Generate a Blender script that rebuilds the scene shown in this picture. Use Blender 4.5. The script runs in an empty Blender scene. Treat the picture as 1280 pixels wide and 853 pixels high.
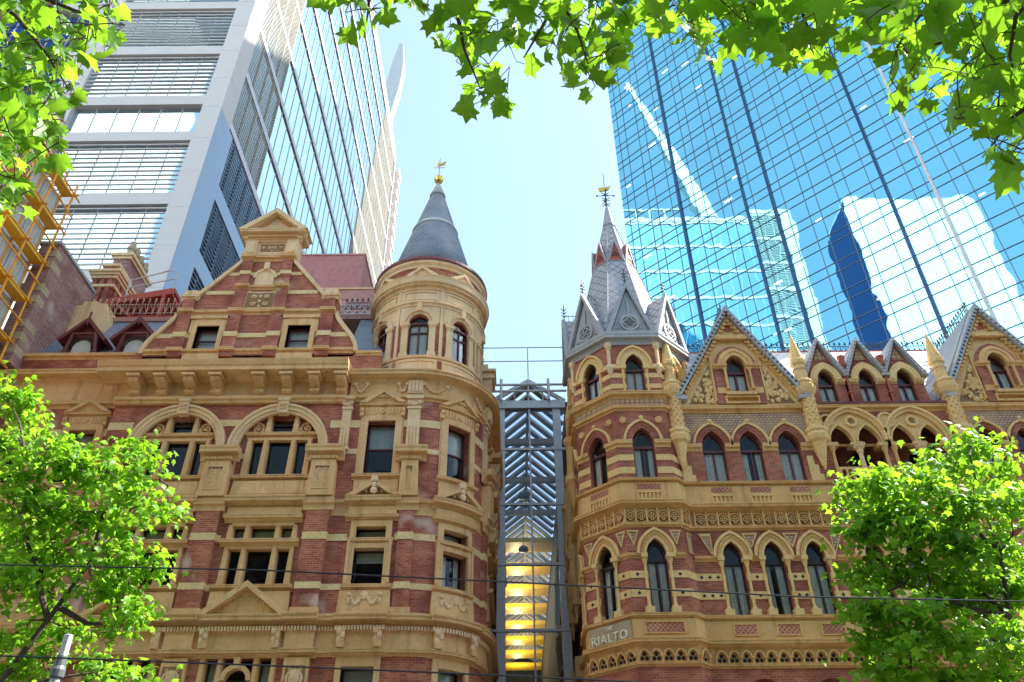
import bpy, bmesh, math, random
from math import sin, cos, pi, radians, sqrt, atan2
from mathutils import Vector, Matrix
from mathutils.geometry import tessellate_polygon
S = bpy.context.scene
COL = S.collection
# ------------------------------------------------------------------ camera
CP, CR, FPX = radians(36.1), radians(-0.6), 1000.0
CAM = Vector((0, -28, 1.6))
FWD = Vector((0, cos(CP), sin(CP)))
_R0 = Vector((1, 0, 0)); _U0 = Vector((0, -sin(CP), cos(CP)))
RGT = _R0 * cos(CR) + _U0 * sin(CR)
UPV = -_R0 * sin(CR) + _U0 * cos(CR)
cam_d = bpy.data.cameras.new('camera'); cam = bpy.data.objects.new('camera', cam_d)
cam_d.sensor_width = 36; cam_d.lens = 36 * FPX / 1280; cam_d.clip_end = 3000; cam_d.clip_start = 0.05
COL.objects.link(cam)
m = Matrix((RGT, UPV, -FWD)).transposed().to_4x4(); m.translation = CAM
cam.matrix_world = m
S.camera = cam
# ------------------------------------------------------------------ light
SUN_EL, SUN_AZ = radians(52), radians(76)      # azimuth from +Y towards +X: the sun stands ahead of the camera, to the right
w = bpy.data.worlds.new('World'); S.world = w; w.use_nodes = True
nt = w.node_tree; nt.nodes.clear()
sky = nt.nodes.new('ShaderNodeTexSky'); sky.sky_type = 'NISHITA'; sky.sun_disc = False
sky.sun_elevation = SUN_EL; sky.sun_rotation = SUN_AZ
sky.air_density = 1.0; sky.dust_density = 1.6; sky.ozone_density = 1.2
hz = nt.nodes.new('ShaderNodeMix'); hz.data_type = 'RGBA'
hz.inputs['Factor'].default_value = 0.4; hz.inputs['B'].default_value = (2.75, 4.15, 4.8, 1)
bg = nt.nodes.new('ShaderNodeBackground'); bg.inputs['Strength'].default_value = 0.10
wo = nt.nodes.new('ShaderNodeOutputWorld')
nt.links.new(sky.outputs[0], hz.inputs['A']); nt.links.new(hz.outputs['Result'], bg.inputs[0]); nt.links.new(bg.outputs[0], wo.inputs[0])
sl = bpy.data.lights.new('sun', 'SUN'); sl.energy = 4.6; sl.angle = radians(0.5); sl.color = (1, .95, .87)
so = bpy.data.objects.new('sun', sl); COL.objects.link(so)
sdir = Vector((sin(SUN_AZ) * cos(SUN_EL), cos(SUN_AZ) * cos(SUN_EL), sin(SUN_EL)))
so.rotation_euler = sdir.to_track_quat('Z', 'Y').to_euler()
vs = S.view_settings; S.display_settings.display_device = 'sRGB'
vs.view_transform = 'Standard'; vs.look = 'None'; vs.gamma = 1; vs.exposure = 1.74; vs.use_curve_mapping = False
S.cycles.max_bounces = 7; S.cycles.diffuse_bounces = 4; S.cycles.glossy_bounces = 4; S.cycles.transmission_bounces = 4
S.cycles.transparent_max_bounces = 12; S.cycles.caustics_reflective = False; S.cycles.caustics_refractive = False
S.cycles.sample_clamp_indirect = 6
RND = random.Random(7)
def at(x, y, Y=0.0):                       # a pixel of the photograph on the vertical plane at depth Y
    d = FWD + RGT * ((x - 640) / FPX) + UPV * ((426.5 - y) / FPX)
    return CAM + d * ((Y - CAM.y) / d.y)
# ------------------------------------------------------------------ materials
MT = {}
def newmat(name):
    m = bpy.data.materials.new(name); m.use_nodes = True; MT[name] = m
    n = m.node_tree.nodes; return m, n, m.node_tree.links, n['Principled BSDF']
def mixc(n, l, fac, a, b):
    mx = n.new('ShaderNodeMix'); mx.data_type = 'RGBA'
    for k, v in (('A', a), ('B', b)):
        if isinstance(v, tuple): mx.inputs[k].default_value = (*v, 1)
        else: l.new(v, mx.inputs[k])
    if isinstance(fac, float): mx.inputs['Factor'].default_value = fac
    else: l.new(fac, mx.inputs['Factor'])
    return mx.outputs['Result']
def noise(n, l, vec, scale, detail=4, lo=.35, hi=.65, stretch=None):
    if stretch:
        mp = n.new('ShaderNodeMapping'); mp.inputs['Scale'].default_value = stretch; l.new(vec, mp.inputs[0]); vec = mp.outputs[0]
    t = n.new('ShaderNodeTexNoise'); t.inputs['Scale'].default_value = scale; t.inputs['Detail'].default_value = detail
    l.new(vec, t.inputs[0])
    r = n.new('ShaderNodeMapRange'); r.inputs['From Min'].default_value = lo; r.inputs['From Max'].default_value = hi
    l.new(t.outputs[0], r.inputs[0]); return r.outputs[0]
def plain(name, c, c2=None, rough=.7, metal=0, sc=1.2, bump=0.0, streak=None, spec=.4, dirt=None):
    m, n, l, b = newmat(name)
    b.inputs['Roughness'].default_value = rough; b.inputs['Metallic'].default_value = metal
    b.inputs['Specular IOR Level'].default_value = spec
    tc = n.new('ShaderNodeTexCoord').outputs['Object']
    if c2 is None: c2 = tuple(x * .8 for x in c)
    col = mixc(n, l, noise(n, l, tc, sc), c, c2)
    col = mixc(n, l, noise(n, l, tc, sc * 9, 3, .5, .8), col, tuple(x * (dirt or (.7 if streak is None else .84)) for x in c2))
    if streak: col = mixc(n, l, noise(n, l, tc, 1.4, 4, .55, .85, (2.2, 2.2, .22)), col, streak)
    l.new(col, b.inputs['Base Color'])
    if bump:
        t = n.new('ShaderNodeTexNoise'); t.inputs['Scale'].default_value = 22; t.inputs['Detail'].default_value = 3; l.new(tc, t.inputs[0])
        bp = n.new('ShaderNodeBump'); bp.inputs['Strength'].default_value = bump; bp.inputs['Distance'].default_value = .02
        l.new(t.outputs[0], bp.inputs['Height']); l.new(bp.outputs[0], b.inputs['Normal'])
    return m
def brick(name, c1, c2, mortar, bw=.24, rh=.082, ms=.009, off=.5, rot=0, rough=.8, var=None, bump=.35, eff=None):
    m, n, l, b = newmat(name); b.inputs['Roughness'].default_value = rough
    uv = n.new('ShaderNodeUVMap').outputs[0]
    mp = n.new('ShaderNodeMapping'); mp.inputs['Rotation'].default_value = (0, 0, rot); l.new(uv, mp.inputs[0])
    t = n.new('ShaderNodeTexBrick'); l.new(mp.outputs[0], t.inputs[0])
    t.offset = off; t.inputs['Scale'].default_value = 1; t.inputs['Brick Width'].default_value = bw
    t.inputs['Row Height'].default_value = rh; t.inputs['Mortar Size'].default_value = ms; t.inputs['Bias'].default_value = 0
    t.inputs['Color1'].default_value = (*c1, 1); t.inputs['Color2'].default_value = (*c2, 1); t.inputs['Mortar'].default_value = (*mortar, 1)
    tc = n.new('ShaderNodeTexCoord').outputs['Object']
    col = mixc(n, l, noise(n, l, tc, .9, 5, .42, .75), t.outputs['Color'], var or tuple(x * .6 for x in c1))
    if eff: col = mixc(n, l, noise(n, l, tc, .7, 6, .60, .72), col, eff)
    l.new(col, b.inputs['Base Color'])
    bp = n.new('ShaderNodeBump'); bp.inputs['Strength'].default_value = bump; bp.inputs['Distance'].default_value = .01; bp.invert = True
    l.new(t.outputs['Fac'], bp.inputs['Height']); l.new(bp.outputs[0], b.inputs['Normal'])
    return m
brick('brick', (.33, .062, .032), (.56, .17, .095), (.48, .29, .19), var=(.20, .035, .022), eff=(.64, .44, .36))
brick('brick_right', (.30, .058, .032), (.54, .165, .092), (.46, .28, .18), var=(.18, .033, .022))
brick('brick_party', (.28, .12, .10), (.42, .24, .20), (.40, .30, .27), bw=.5, rh=.16, ms=.02, var=(.22, .09, .08), eff=(.5, .4, .35))
plain('stone_left', (.83, .54, .26), (.71, .43, .19), .75, bump=.25, streak=(.40, .24, .09))
plain('stone_pale', (.86, .63, .37), (.78, .54, .29), .75, bump=.25, streak=(.50, .32, .13))
plain('band_left', (.84, .66, .34), (.76, .56, .26), .75, bump=.2)
plain('stone_right', (.81, .50, .20), (.68, .40, .145), .75, bump=.25, streak=(.36, .20, .06))
plain('band_right', (.86, .59, .26), (.78, .51, .20), .75, bump=.2)
plain('sign_stone', (.50, .41, .27), (.42, .33, .20), .8, bump=.4)
plain('sign_letter', (.88, .80, .60), (.82, .72, .52), .8)
plain('lead', (.46, .46, .46), (.36, .37, .39), .55, bump=.1, streak=(.55, .54, .50))
plain('slate_white', (.43, .43, .45), (.36, .36, .385), .6)
brick('slate_blue', (.15, .18, .23), (.22, .25, .31), (.08, .09, .11), bw=.3, rh=.17, ms=.012, var=(.26, .28, .31), rough=.55)
brick('slate_diamond', (.37, .36, .375), (.46, .45, .46), (.10, .095, .11), bw=.34, rh=.34, ms=.022, off=0, rot=radians(45), var=(.36, .36, .40), rough=.6)
brick('tile_lattice', (.50, .13, .09), (.44, .10, .07), (.62, .42, .22), bw=.12, rh=.12, ms=.016, off=0, rot=radians(45))
brick('tile_check', (.60, .44, .26), (.48, .26, .18), (.20, .13, .10), bw=.16, rh=.11, ms=.018, off=.5, var=(.55, .36, .20))
brick('tile_square', (.68, .50, .26), (.60, .42, .22), (.40, .13, .09), bw=.2, rh=.2, ms=.03, off=0)
plain('stone_recess_shade', (.36, .22, .10), (.27, .16, .075), .85)  # grounds behind the carvings: the shade of the recesses put into the colour
plain('timber_red', (.12, .022, .022), (.09, .018, .02), .35)
plain('timber_maroon', (.20, .05, .05), (.14, .035, .035), .5)
plain('timber_dark', (.035, .02, .018), (.025, .015, .015), .4)
plain('terracotta', (.45, .12, .07), (.38, .09, .05), .7)
plain('gold', (.85, .55, .12), (.7, .42, .08), .25, 1)
plain('iron', (.06, .08, .10), (.05, .06, .07), .5)
plain('cresting_cream', (.60, .45, .33), (.5, .34, .24), .6)
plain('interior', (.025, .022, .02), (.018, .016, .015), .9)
plain('curtain', (.86, .84, .78), (.78, .76, .70), .9)
plain('blind', (.58, .60, .54), (.50, .52, .48), .9)
plain('pink_render', (.52, .24, .23), (.47, .20, .20), .85, sc=.4)
plain('pink_pale', (.60, .33, .27), (.55, .28, .24), .85, sc=.4)
plain('red_steel', (.50, .06, .04), (.42, .05, .035), .45)
plain('scaffold', (.92, .42, .03), (.80, .34, .02), .5)
plain('scaf_board', (.92, .55, .05), (.82, .44, .04), .6)
plain('window_white', (.70, .72, .72), (.55, .60, .62), .5, sc=3)
plain('concrete', (.74, .70, .68), (.71, .67, .65), .7, sc=.08, dirt=.95)
plain('panel_lilac', (.74, .70, .74), (.70, .67, .72), .4, sc=.2)
plain('panel_white', (.82, .82, .82), (.76, .77, .78), .4, sc=.2)
plain('louvre', (.72, .70, .70), (.66, .65, .65), .5, sc=.3)
plain('louvre_side', (.50, .49, .42), (.44, .43, .38), .5, sc=.3)
plain('panel_blue_reflect', (.29, .39, .50), (.27, .37, .48), .35, .3, sc=.1, dirt=.95)  # reflected blue of the lower storeys put into the panel colour
plain('louvre_shaded', (.07, .12, .2), (.06, .1, .17), .5, sc=.2)  # darker copy of the side louvres, shade of the lower storeys in its colour
plain('mullion', (.16, .20, .27), (.13, .17, .23), .4, .3, sc=.2)
plain('mullion_blue', (.04, .09, .20), (.03, .07, .17), .3, .4, sc=.2)
plain('steel_grey', (.58, .58, .58), (.52, .52, .53), .45, .2)
plain('steel_dark', (.17, .19, .19), (.14, .15, .16), .45, .2)
plain('beam_taupe', (.42, .30, .22), (.36, .26, .20), .6)
plain('beam_amber_lit', (.88, .58, .03), (.80, .48, .02), .5)  # far tie beams, with the warm light on them put into the colour
plain('rafter_grey', (.48, .44, .42), (.42, .39, .37), .6)
plain('asphalt', (.055, .055, .057), (.045, .045, .046), .85)
plain('paving', (.24, .23, .21), (.20, .19, .18), .8)
plain('ground', (.14, .135, .13), (.11, .11, .105), .9, sc=.1)
plain('kerb', (.22, .22, .23), (.17, .17, .18), .8)
plain('paint_white', (.8, .8, .78), (.7, .7, .68), .6)
plain('cable', (.02, .025, .035), (.015, .02, .03), .5)
plain('bark', (.13, .10, .075), (.07, .055, .045), .9, bump=.8, sc=4)
plain('twig', (.09, .06, .035), (.06, .04, .03), .8)
plain('opposite_stone', (.17, .16, .145), (.14, .13, .12), .8, sc=.3)
def glass(name, tint, rough, bstr, bsc, metal=1.0, bdist=.02, tint2=None):
    m, n, l, b = newmat(name); b.inputs['Metallic'].default_value = metal; b.inputs['Roughness'].default_value = rough
    tc = n.new('ShaderNodeTexCoord').outputs['Object']
    l.new(mixc(n, l, noise(n, l, tc, .05, 2, .3, .7), tint, tint2 or tuple(x * .88 for x in tint)), b.inputs['Base Color'])
    t = n.new('ShaderNodeTexNoise'); t.inputs['Scale'].default_value = bsc; t.inputs['Detail'].default_value = 1; l.new(tc, t.inputs[0])
    bp = n.new('ShaderNodeBump'); bp.inputs['Strength'].default_value = bstr; bp.inputs['Distance'].default_value = bdist
    l.new(t.outputs[0], bp.inputs['Height']); l.new(bp.outputs[0], b.inputs['Normal'])
    return m
glass('glass_blue', (.34, .78, .92), .015, .28, .34, bdist=.05)
glass('glass_pale', (.62, .84, .92), .03, .3, .3, bdist=.03)
glass('glass_dark', (.03, .08, .25), .05, .2, .3)
glass('glass_office', (.10, .12, .14), .04, .2, .4, metal=.8)
def pane_mat(name, tint, refl, gcol=(.9, .95, 1)):
    m, n, l, b = newmat(name); n.remove(b)
    o = n['Material Output']
    tr = n.new('ShaderNodeBsdfTransparent'); tr.inputs[0].default_value = (*tint, 1)
    gl = n.new('ShaderNodeBsdfGlossy'); gl.inputs['Roughness'].default_value = .03; gl.inputs[0].default_value = (*gcol, 1)
    lw = n.new('ShaderNodeLayerWeight'); lw.inputs[0].default_value = refl
    tc = n.new('ShaderNodeTexCoord').outputs['Object']
    t = n.new('ShaderNodeTexNoise'); t.inputs['Scale'].default_value = 1.5; l.new(tc, t.inputs[0])
    bp = n.new('ShaderNodeBump'); bp.inputs['Strength'].default_value = .15; bp.inputs['Distance'].default_value = .03
    l.new(t.outputs[0], bp.inputs['Height']); l.new(bp.outputs[0], gl.inputs['Normal'])
    mx = n.new('ShaderNodeMixShader'); l.new(lw.outputs['Fresnel'], mx.inputs[0]); l.new(tr.outputs[0], mx.inputs[1]); l.new(gl.outputs[0], mx.inputs[2])
    l.new(mx.outputs[0], o.inputs[0]); return m
pane_mat('pane', (.95, .96, .95), .20)
pane_mat('atrium_pane', (.82, .84, .86), .25)
pane_mat('roof_pane', (.96, .98, 1.0), .02)
def leaf_mat(name, c1, c2, c3, trans, tcol, veins=False):
    m, n, l, b = newmat(name); o = n['Material Output']
    g = n.new('ShaderNodeNewGeometry')
    col = mixc(n, l, g.outputs['Random Per Island'], c1, c2)
    tc = n.new('ShaderNodeTexCoord').outputs['Object']
    col = mixc(n, l, noise(n, l, tc, .6, 2, .4, .65), col, c3)
    tc2 = mixc(n, l, g.outputs['Random Per Island'], tcol, tuple(x * .5 for x in tcol))
    if veins:                                      # pale veins fanning from the stalk
        sx = n.new('ShaderNodeSeparateXYZ'); l.new(n.new('ShaderNodeUVMap').outputs[0], sx.inputs[0])
        def mth(op, a, b=None):
            q = n.new('ShaderNodeMath'); q.operation = op
            for i, v in enumerate((a, b)):
                if v is None: continue
                if isinstance(v, (int, float)): q.inputs[i].default_value = v
                else: l.new(v, q.inputs[i])
            return q.outputs[0]
        an = mth('ARCTAN2', sx.outputs[0], mth('SUBTRACT', sx.outputs[1], .02))
        fr_ = mth('ABSOLUTE', mth('SUBTRACT', mth('FRACT', mth('ADD', mth('DIVIDE', an, .82), .5)), .5))
        rad = mth('SQRT', mth('ADD', mth('MULTIPLY', sx.outputs[0], sx.outputs[0]), mth('MULTIPLY', sx.outputs[1], sx.outputs[1])))
        mask = mth('LESS_THAN', mth('MULTIPLY', fr_, rad), .011)
        col = mixc(n, l, mth('MULTIPLY', mask, .6), col, tuple(min(1, x * 1.6 + .06) for x in c2)); tc2 = mixc(n, l, mth('MULTIPLY', mask, .6), tc2, tuple(x * .45 for x in tcol))
    l.new(col, b.inputs['Base Color']); b.inputs['Roughness'].default_value = .45; b.inputs['Specular IOR Level'].default_value = .35
    tl = n.new('ShaderNodeBsdfTranslucent')
    l.new(tc2, tl.inputs[0])
    mx = n.new('ShaderNodeMixShader'); mx.inputs[0].default_value = trans
    l.new(b.outputs[0], mx.inputs[1]); l.new(tl.outputs[0], mx.inputs[2]); l.new(mx.outputs[0], o.inputs[0]); return m
leaf_mat('leaf_street', (.13, .36, .015), (.24, .48, .02), (.09, .26, .02), .52, (.42, .78, .04))
leaf_mat('leaf_near', (.08, .24, .012), (.16, .38, .02), (.06, .18, .012), .52, (.38, .76, .035), True)
# ------------------------------------------------------------------ frames (flat u, d, v -> world)
def planar(ox, oy, ang=0.0):               # u runs along ang, d comes out towards the street
    a = Vector((cos(ang), sin(ang))); nrm = Vector((sin(ang), -cos(ang)))
    def f(u, d, v): return (ox + a.x * u + nrm.x * d, oy + a.y * u + nrm.y * d, v)
    f.cuts = None; return f
TCX, TCY, TR = -4.0, 2.8, 2.8
UE = -4 + TR * pi / 2
def FL(u, d, v):
    if u <= -4: return (u, -d, v)
    if u < UE:
        th = (u + 4) / TR; r = TR + d
        return (TCX + r * sin(th), TCY - r * cos(th), v)
    return (TCX + TR + d, TCY + (u - UE), v)
FL.cuts = [-4 + i * (UE + 4) / 18 for i in range(19)]
DR = 2.52
def FT(u, d, v):
    th = u / DR; r = DR + d
    return (TCX + r * sin(th), TCY - r * cos(th), v)
FT.cuts = [i * DR * pi / 30 for i in range(-30, 31)]
ID = planar(0, 0)
# ------------------------------------------------------------------ mesh builder
SPLIT = {k: .015 for k in ('stone_band pilaster_band pilaster_cap garland quoin capital_band gable_mouldings parapet_stack window_surround '
         'turret_window_surround side_cornice side_corbels carving rib balustrade loggia_respond attic_base dormer_cheek tower_window_arch '
         'gable_brickwork gable_coping cross_roof dormer_coping dormer_roof cone_flashing light_fin panel_frame string_course roundel cornice wing_cornice lower_entablature corner_cornice main_cornice dormer_arch').split()}
SPLIT['trefoil'] = .03; SPLIT['gable_studs'] = .01; SPLIT['inlay'] = .02; SPLIT['turret_mouldings'] = .02; SPLIT['carved_leaf'] = .06; SPLIT['side_brackets'] = .01; SPLIT['carving'] = .05; SPLIT['panel_ground'] = .01; SPLIT['ceiling_light'] = .01; SPLIT['fin'] = .01
class MB:
    def __init__(s): s.v = []; s.f = []; s.pc = []
    def add(s, vs, fs):
        o = len(s.v); s.pc.append((o, o + len(vs), len(s.f), len(s.f) + len(fs))); s.v += vs; s.f += [tuple(i + o for i in f) for f in fs]; return s
    def box(s, u0, u1, v0, v1, d0, d1):
        return s.add([(u0, d0, v0), (u1, d0, v0), (u1, d0, v1), (u0, d0, v1), (u0, d1, v0), (u1, d1, v0), (u1, d1, v1), (u0, d1, v1)],
                     [(0, 1, 2, 3), (4, 7, 6, 5), (0, 4, 5, 1), (1, 5, 6, 2), (2, 6, 7, 3), (3, 7, 4, 0)])
    def taper(s, u0, u1, v0, v1, d0, d1, t):      # a block narrower at the bottom by t
        return s.add([(u0 + t, d0, v0), (u1 - t, d0, v0), (u1, d0, v1), (u0, d0, v1), (u0 + t, d1 - t * .6, v0), (u1 - t, d1 - t * .6, v0), (u1, d1, v1), (u0, d1, v1)],
                     [(0, 1, 2, 3), (4, 7, 6, 5), (0, 4, 5, 1), (1, 5, 6, 2), (2, 6, 7, 3), (3, 7, 4, 0)])
    def prism(s, P, d0, d1):
        n = len(P)
        tri = tessellate_polygon([[Vector((p[0], p[1], 0)) for p in P]])
        s.add([(p[0], d0, p[1]) for p in P] + [(p[0], d1, p[1]) for p in P],
              [tuple(t) for t in tri] + [tuple(i + n for i in t) for t in tri] + [(i, (i + 1) % n, (i + 1) % n + n, i + n) for i in range(n)])
        return s
    def wall(s, P, holes, d, depth):
        polys = [[Vector((p[0], p[1], 0)) for p in q] for q in [P] + holes]
        tri = tessellate_polygon(polys); fl = [p for q in polys for p in q]
        s.add([(p.x, d, p.y) for p in fl], [tuple(t) for t in tri])
        for q in [P] + holes:
            n = len(q)
            s.add([(p[0], d, p[1]) for p in q] + [(p[0], d - depth, p[1]) for p in q], [(i, (i + 1) % n, (i + 1) % n + n, i + n) for i in range(n)])
        return s
    def mould(s, prof, u0, u1):                   # prof: (d, v) closed profile run along u
        n = len(prof)
        s.add([(u0, p[0], p[1]) for p in prof] + [(u1, p[0], p[1]) for p in prof],
              [tuple(range(n)), tuple(range(2 * n - 1, n - 1, -1))] + [(i, (i + 1) % n, (i + 1) % n + n, i + n) for i in range(n)])
        return s
    def strip(s, A, B, d0, d1):                   # band between two polylines
        n = len(A)
        s.add([(p[0], d0, p[1]) for p in A] + [(p[0], d0, p[1]) for p in B] + [(p[0], d1, p[1]) for p in A] + [(p[0], d1, p[1]) for p in B],
              [(i, i + 1, n + i + 1, n + i) for i in range(n - 1)] + [(2 * n + i, 3 * n + i, 3 * n + i + 1, 2 * n + i + 1) for i in range(n - 1)] +
              [(i, 2 * n + i, 2 * n + i + 1, i + 1) for i in range(n - 1)] + [(n + i, n + i + 1, 3 * n + i + 1, 3 * n + i) for i in range(n - 1)] +
              [(0, n, 3 * n, 2 * n), (n - 1, 3 * n - 1, 4 * n - 1, 2 * n - 1)])
        return s
    def lathe(s, cu, cd, prof, n=12, a0=0.0):
        k = len(prof); vs = []
        for r, v in prof:
            for i in range(n):
                a = a0 + 2 * pi * i / n; vs.append((cu + r * cos(a), cd + r * sin(a), v))
        fs = [(j * n + i, j * n + (i + 1) % n, (j + 1) * n + (i + 1) % n, (j + 1) * n + i) for j in range(k - 1) for i in range(n)]
        fs += [tuple(range(n)), tuple(range((k - 1) * n, k * n))]
        return s.add(vs, fs)
    def bar(s, p, q, r, n=6, r2=None):            # round bar between two (u, d, v) points
        p = Vector(p); q = Vector(q); a = (q - p)
        if a.length < 1e-6: return s
        a.normalize(); x = a.orthogonal().normalized(); y = a.cross(x); r2 = r if r2 is None else r2
        vs = [tuple(p + (x * cos(2 * pi * i / n) + y * sin(2 * pi * i / n)) * r) for i in range(n)] + [tuple(q + (x * cos(2 * pi * i / n) + y * sin(2 * pi * i / n)) * r2) for i in range(n)]
        return s.add(vs, [(i, (i + 1) % n, n + (i + 1) % n, n + i) for i in range(n)] + [tuple(range(n)), tuple(range(n, 2 * n))])
    def beam(s, p, q, w, h):                      # square-section beam
        p = Vector(p); q = Vector(q); a = (q - p).normalized()
        x = Vector((0, 0, 1)).cross(a)
        x = Vector((1, 0, 0)) if x.length < 1e-4 else x.normalized()
        y = a.cross(x); c = [(-w / 2, -h / 2), (w / 2, -h / 2), (w / 2, h / 2), (-w / 2, h / 2)]
        return s.add([tuple(p + x * i + y * j) for i, j in c] + [tuple(q + x * i + y * j) for i, j in c],
                     [(0, 1, 2, 3), (7, 6, 5, 4), (0, 4, 5, 1), (1, 5, 6, 2), (2, 6, 7, 3), (3, 7, 4, 0)])
    def blob(s, c, r, sq=(1, 1, 1)):
        vs = []; n = 6
        for j in range(1, 4):
            t = pi * j / 4
            for i in range(n):
                a = 2 * pi * i / n; vs.append((c[0] + r * sq[0] * sin(t) * cos(a), c[1] + r * sq[1] * sin(t) * sin(a), c[2] + r * sq[2] * cos(t)))
        vs += [(c[0], c[1], c[2] + r * sq[2]), (c[0], c[1], c[2] - r * sq[2])]
        fs = [(j * n + i, j * n + (i + 1) % n, (j + 1) * n + (i + 1) % n, (j + 1) * n + i) for j in range(2) for i in range(n)]
        fs += [(i, (i + 1) % n, 3 * n) for i in range(n)] + [(2 * n + i, 2 * n + (i + 1) % n, 3 * n + 1) for i in range(n)]
        return s.add(vs, fs)
    def ring(s, cu, cv, r0, r1, d0, d1, a0=0, a1=2 * pi, n=16):
        A = [(cu + r0 * cos(a0 + (a1 - a0) * i / n), cv + r0 * sin(a0 + (a1 - a0) * i / n)) for i in range(n + 1)]
        B = [(cu + r1 * cos(a0 + (a1 - a0) * i / n), cv + r1 * sin(a0 + (a1 - a0) * i / n)) for i in range(n + 1)]
        return s.strip(A, B, d0, d1)
    def quad(s, a, b, c, d): return s.add([a, b, c, d], [(0, 1, 2, 3)])
    def clusters(s, eps=.015):                    # pieces that touch (by their bounds) belong to one part
        bb = []
        for a, b, _, _ in s.pc:
            P = s.v[a:b]; bb.append([min(p[i] for p in P) - eps for i in range(3)] + [max(p[i] for p in P) for i in range(3)])
        par = list(range(len(bb)))
        def find(i):
            while par[i] != i: par[i] = par[par[i]]; i = par[i]
            return i
        for i in range(len(bb)):
            for j in range(i):
                A, B = bb[i], bb[j]
                if all(A[k] <= B[k + 3] and B[k] <= A[k + 3] for k in range(3)): par[find(i)] = find(j)
        g = {}
        for i in range(len(bb)): g.setdefault(find(i), []).append(i)
        return list(g.values())
    def build(s, name, mat, parent=None, fr=ID, smooth=False, uvf=None):
        if name in SPLIT and len(s.pc) > 1:
            cl = s.clusters(SPLIT[name]); last = None
            if len(cl) > 1:
                for g in cl:
                    q = MB()
                    for i in g:
                        a, b, c, d = s.pc[i]; q.add(s.v[a:b], [tuple(k - a for k in f) for f in s.f[c:d]])
                    last = last or q.build1(name, mat, parent, fr, smooth, uvf) if last is None else (q.build1(name, mat, parent, fr, smooth, uvf), last)[1]
                return last
        return s.build1(name, mat, parent, fr, smooth, uvf)
    def build1(s, name, mat, parent=None, fr=ID, smooth=False, uvf=None):
        bm = bmesh.new(); uvl = bm.loops.layers.uv.new('UVMap')
        vv = [bm.verts.new((a, -b, c)) for a, b, c in s.v]
        for f in s.f:
            if len(set(f)) < 3: continue
            try: bm.faces.new([vv[i] for i in f])
            except ValueError: pass
        if fr.cuts:
            us = [a for a, b, c in s.v]; lo, hi = min(us), max(us)
            for c in fr.cuts:
                if lo < c < hi:
                    bmesh.ops.bisect_plane(bm, geom=bm.verts[:] + bm.edges[:] + bm.faces[:], plane_co=(c, 0, 0), plane_no=(1, 0, 0))
        bmesh.ops.recalc_face_normals(bm, faces=bm.faces[:])
        for f in bm.faces:
            n = f.normal; ax = max(range(3), key=lambda i: abs(n[i]))
            for lp in f.loops:
                c = lp.vert.co
                if uvf: lp[uvl].uv = uvf(c); continue
                lp[uvl].uv = (c.x, c.z) if ax == 1 else ((c.y, c.z) if ax == 0 else (c.x, c.y))
            f.smooth = smooth
        for v in bm.verts: v.co = fr(v.co.x, -v.co.y, v.co.z)
        me = bpy.data.meshes.new(name); bm.to_mesh(me); bm.free()
        me.materials.append(MT[mat]); o = bpy.data.objects.new(name, me); COL.objects.link(o)
        if parent is not None:
            o.parent = parent
            if parent.parent is None: o.matrix_parent_inverse = Matrix.Translation(-parent.location)
        return o
def tag(o, label=None, cat=None, group=None, kind=None):
    for k, v in (('label', label), ('category', cat), ('group', group), ('kind', kind)):
        if v: o[k] = v
    return o
def thing(name, label, cat, loc, group=None):
    o = bpy.data.objects.new(name, None); COL.objects.link(o); o.location = loc; o.empty_display_size = .5
    return tag(o, label, cat, group)
# arch outline (left foot, over the top, right foot). w half width, h rise, t concentric offset
def parc(c, v0, w, h, t=0.0, n=10):
    if abs(h - w) < 1e-6:
        return [(c - (w + t) * cos(pi * i / (2 * n)), v0 + (w + t) * sin(pi * i / (2 * n))) for i in range(2 * n + 1)]
    R = (w * w + h * h) / (2 * w); cx = c - w + R; R2 = R + t
    am = math.acos((c - cx) / R2)                  # angle of the apex seen from the left arc's centre
    L = [(cx + R2 * cos(pi + (am - pi) * i / n), v0 + R2 * sin(pi + (am - pi) * i / n)) for i in range(n + 1)]
    return L + [(2 * c - x, y) for x, y in L[-2::-1]]
def archpoly(c, vb, v0, w, h, t=0.0, n=10): return [(c - w - t, vb)] + parc(c, v0, w, h, t, n) + [(c + w + t, vb)]
def rect(u0, u1, v0, v1): return [(u0, v0), (u1, v0), (u1, v1), (u0, v1)]
def cornice(v0, v1, d, base=0.0):                  # stepped and coved profile from bottom v0 to top v1 projecting d
    h = v1 - v0
    return [(base - .05, v0), (base + d * .18, v0), (base + d * .2, v0 + h * .18), (base + d * .34, v0 + h * .34), (base + d * .36, v0 + h * .46), (base + d * .9, v0 + h * .5), (base + d * .9, v0 + h * .74), (base + d * .95, v0 + h * .78), (base + d, v0 + h * .9), (base + d, v1), (base - .05, v1 + .012)]
def dentils(mb, u0, u1, v0, v1, d0, d1, p=.14):
    p *= .8
    n = max(1, int((u1 - u0) / p))
    for i in range(n):
        a = u0 + (i + .25) * (u1 - u0) / n; mb.box(a, a + p * .62, v0, v1, d0, d1)
def scroll(mb, cu, cv, r, d, sgn=1, turns=1.6, a0=0, tr=None):
    n = int(turns * 9); last = None; tr = tr or r * .17
    for i in range(n + 1):
        a = a0 + sgn * 2 * pi * turns * i / n; rr = r * (1 - .85 * i / n)
        p = (cu + rr * cos(a), d, cv + rr * sin(a))
        if last: mb.bar(last, p, tr, 5)
        last = p
    mb.blob(last, tr * 1.6)
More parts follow.
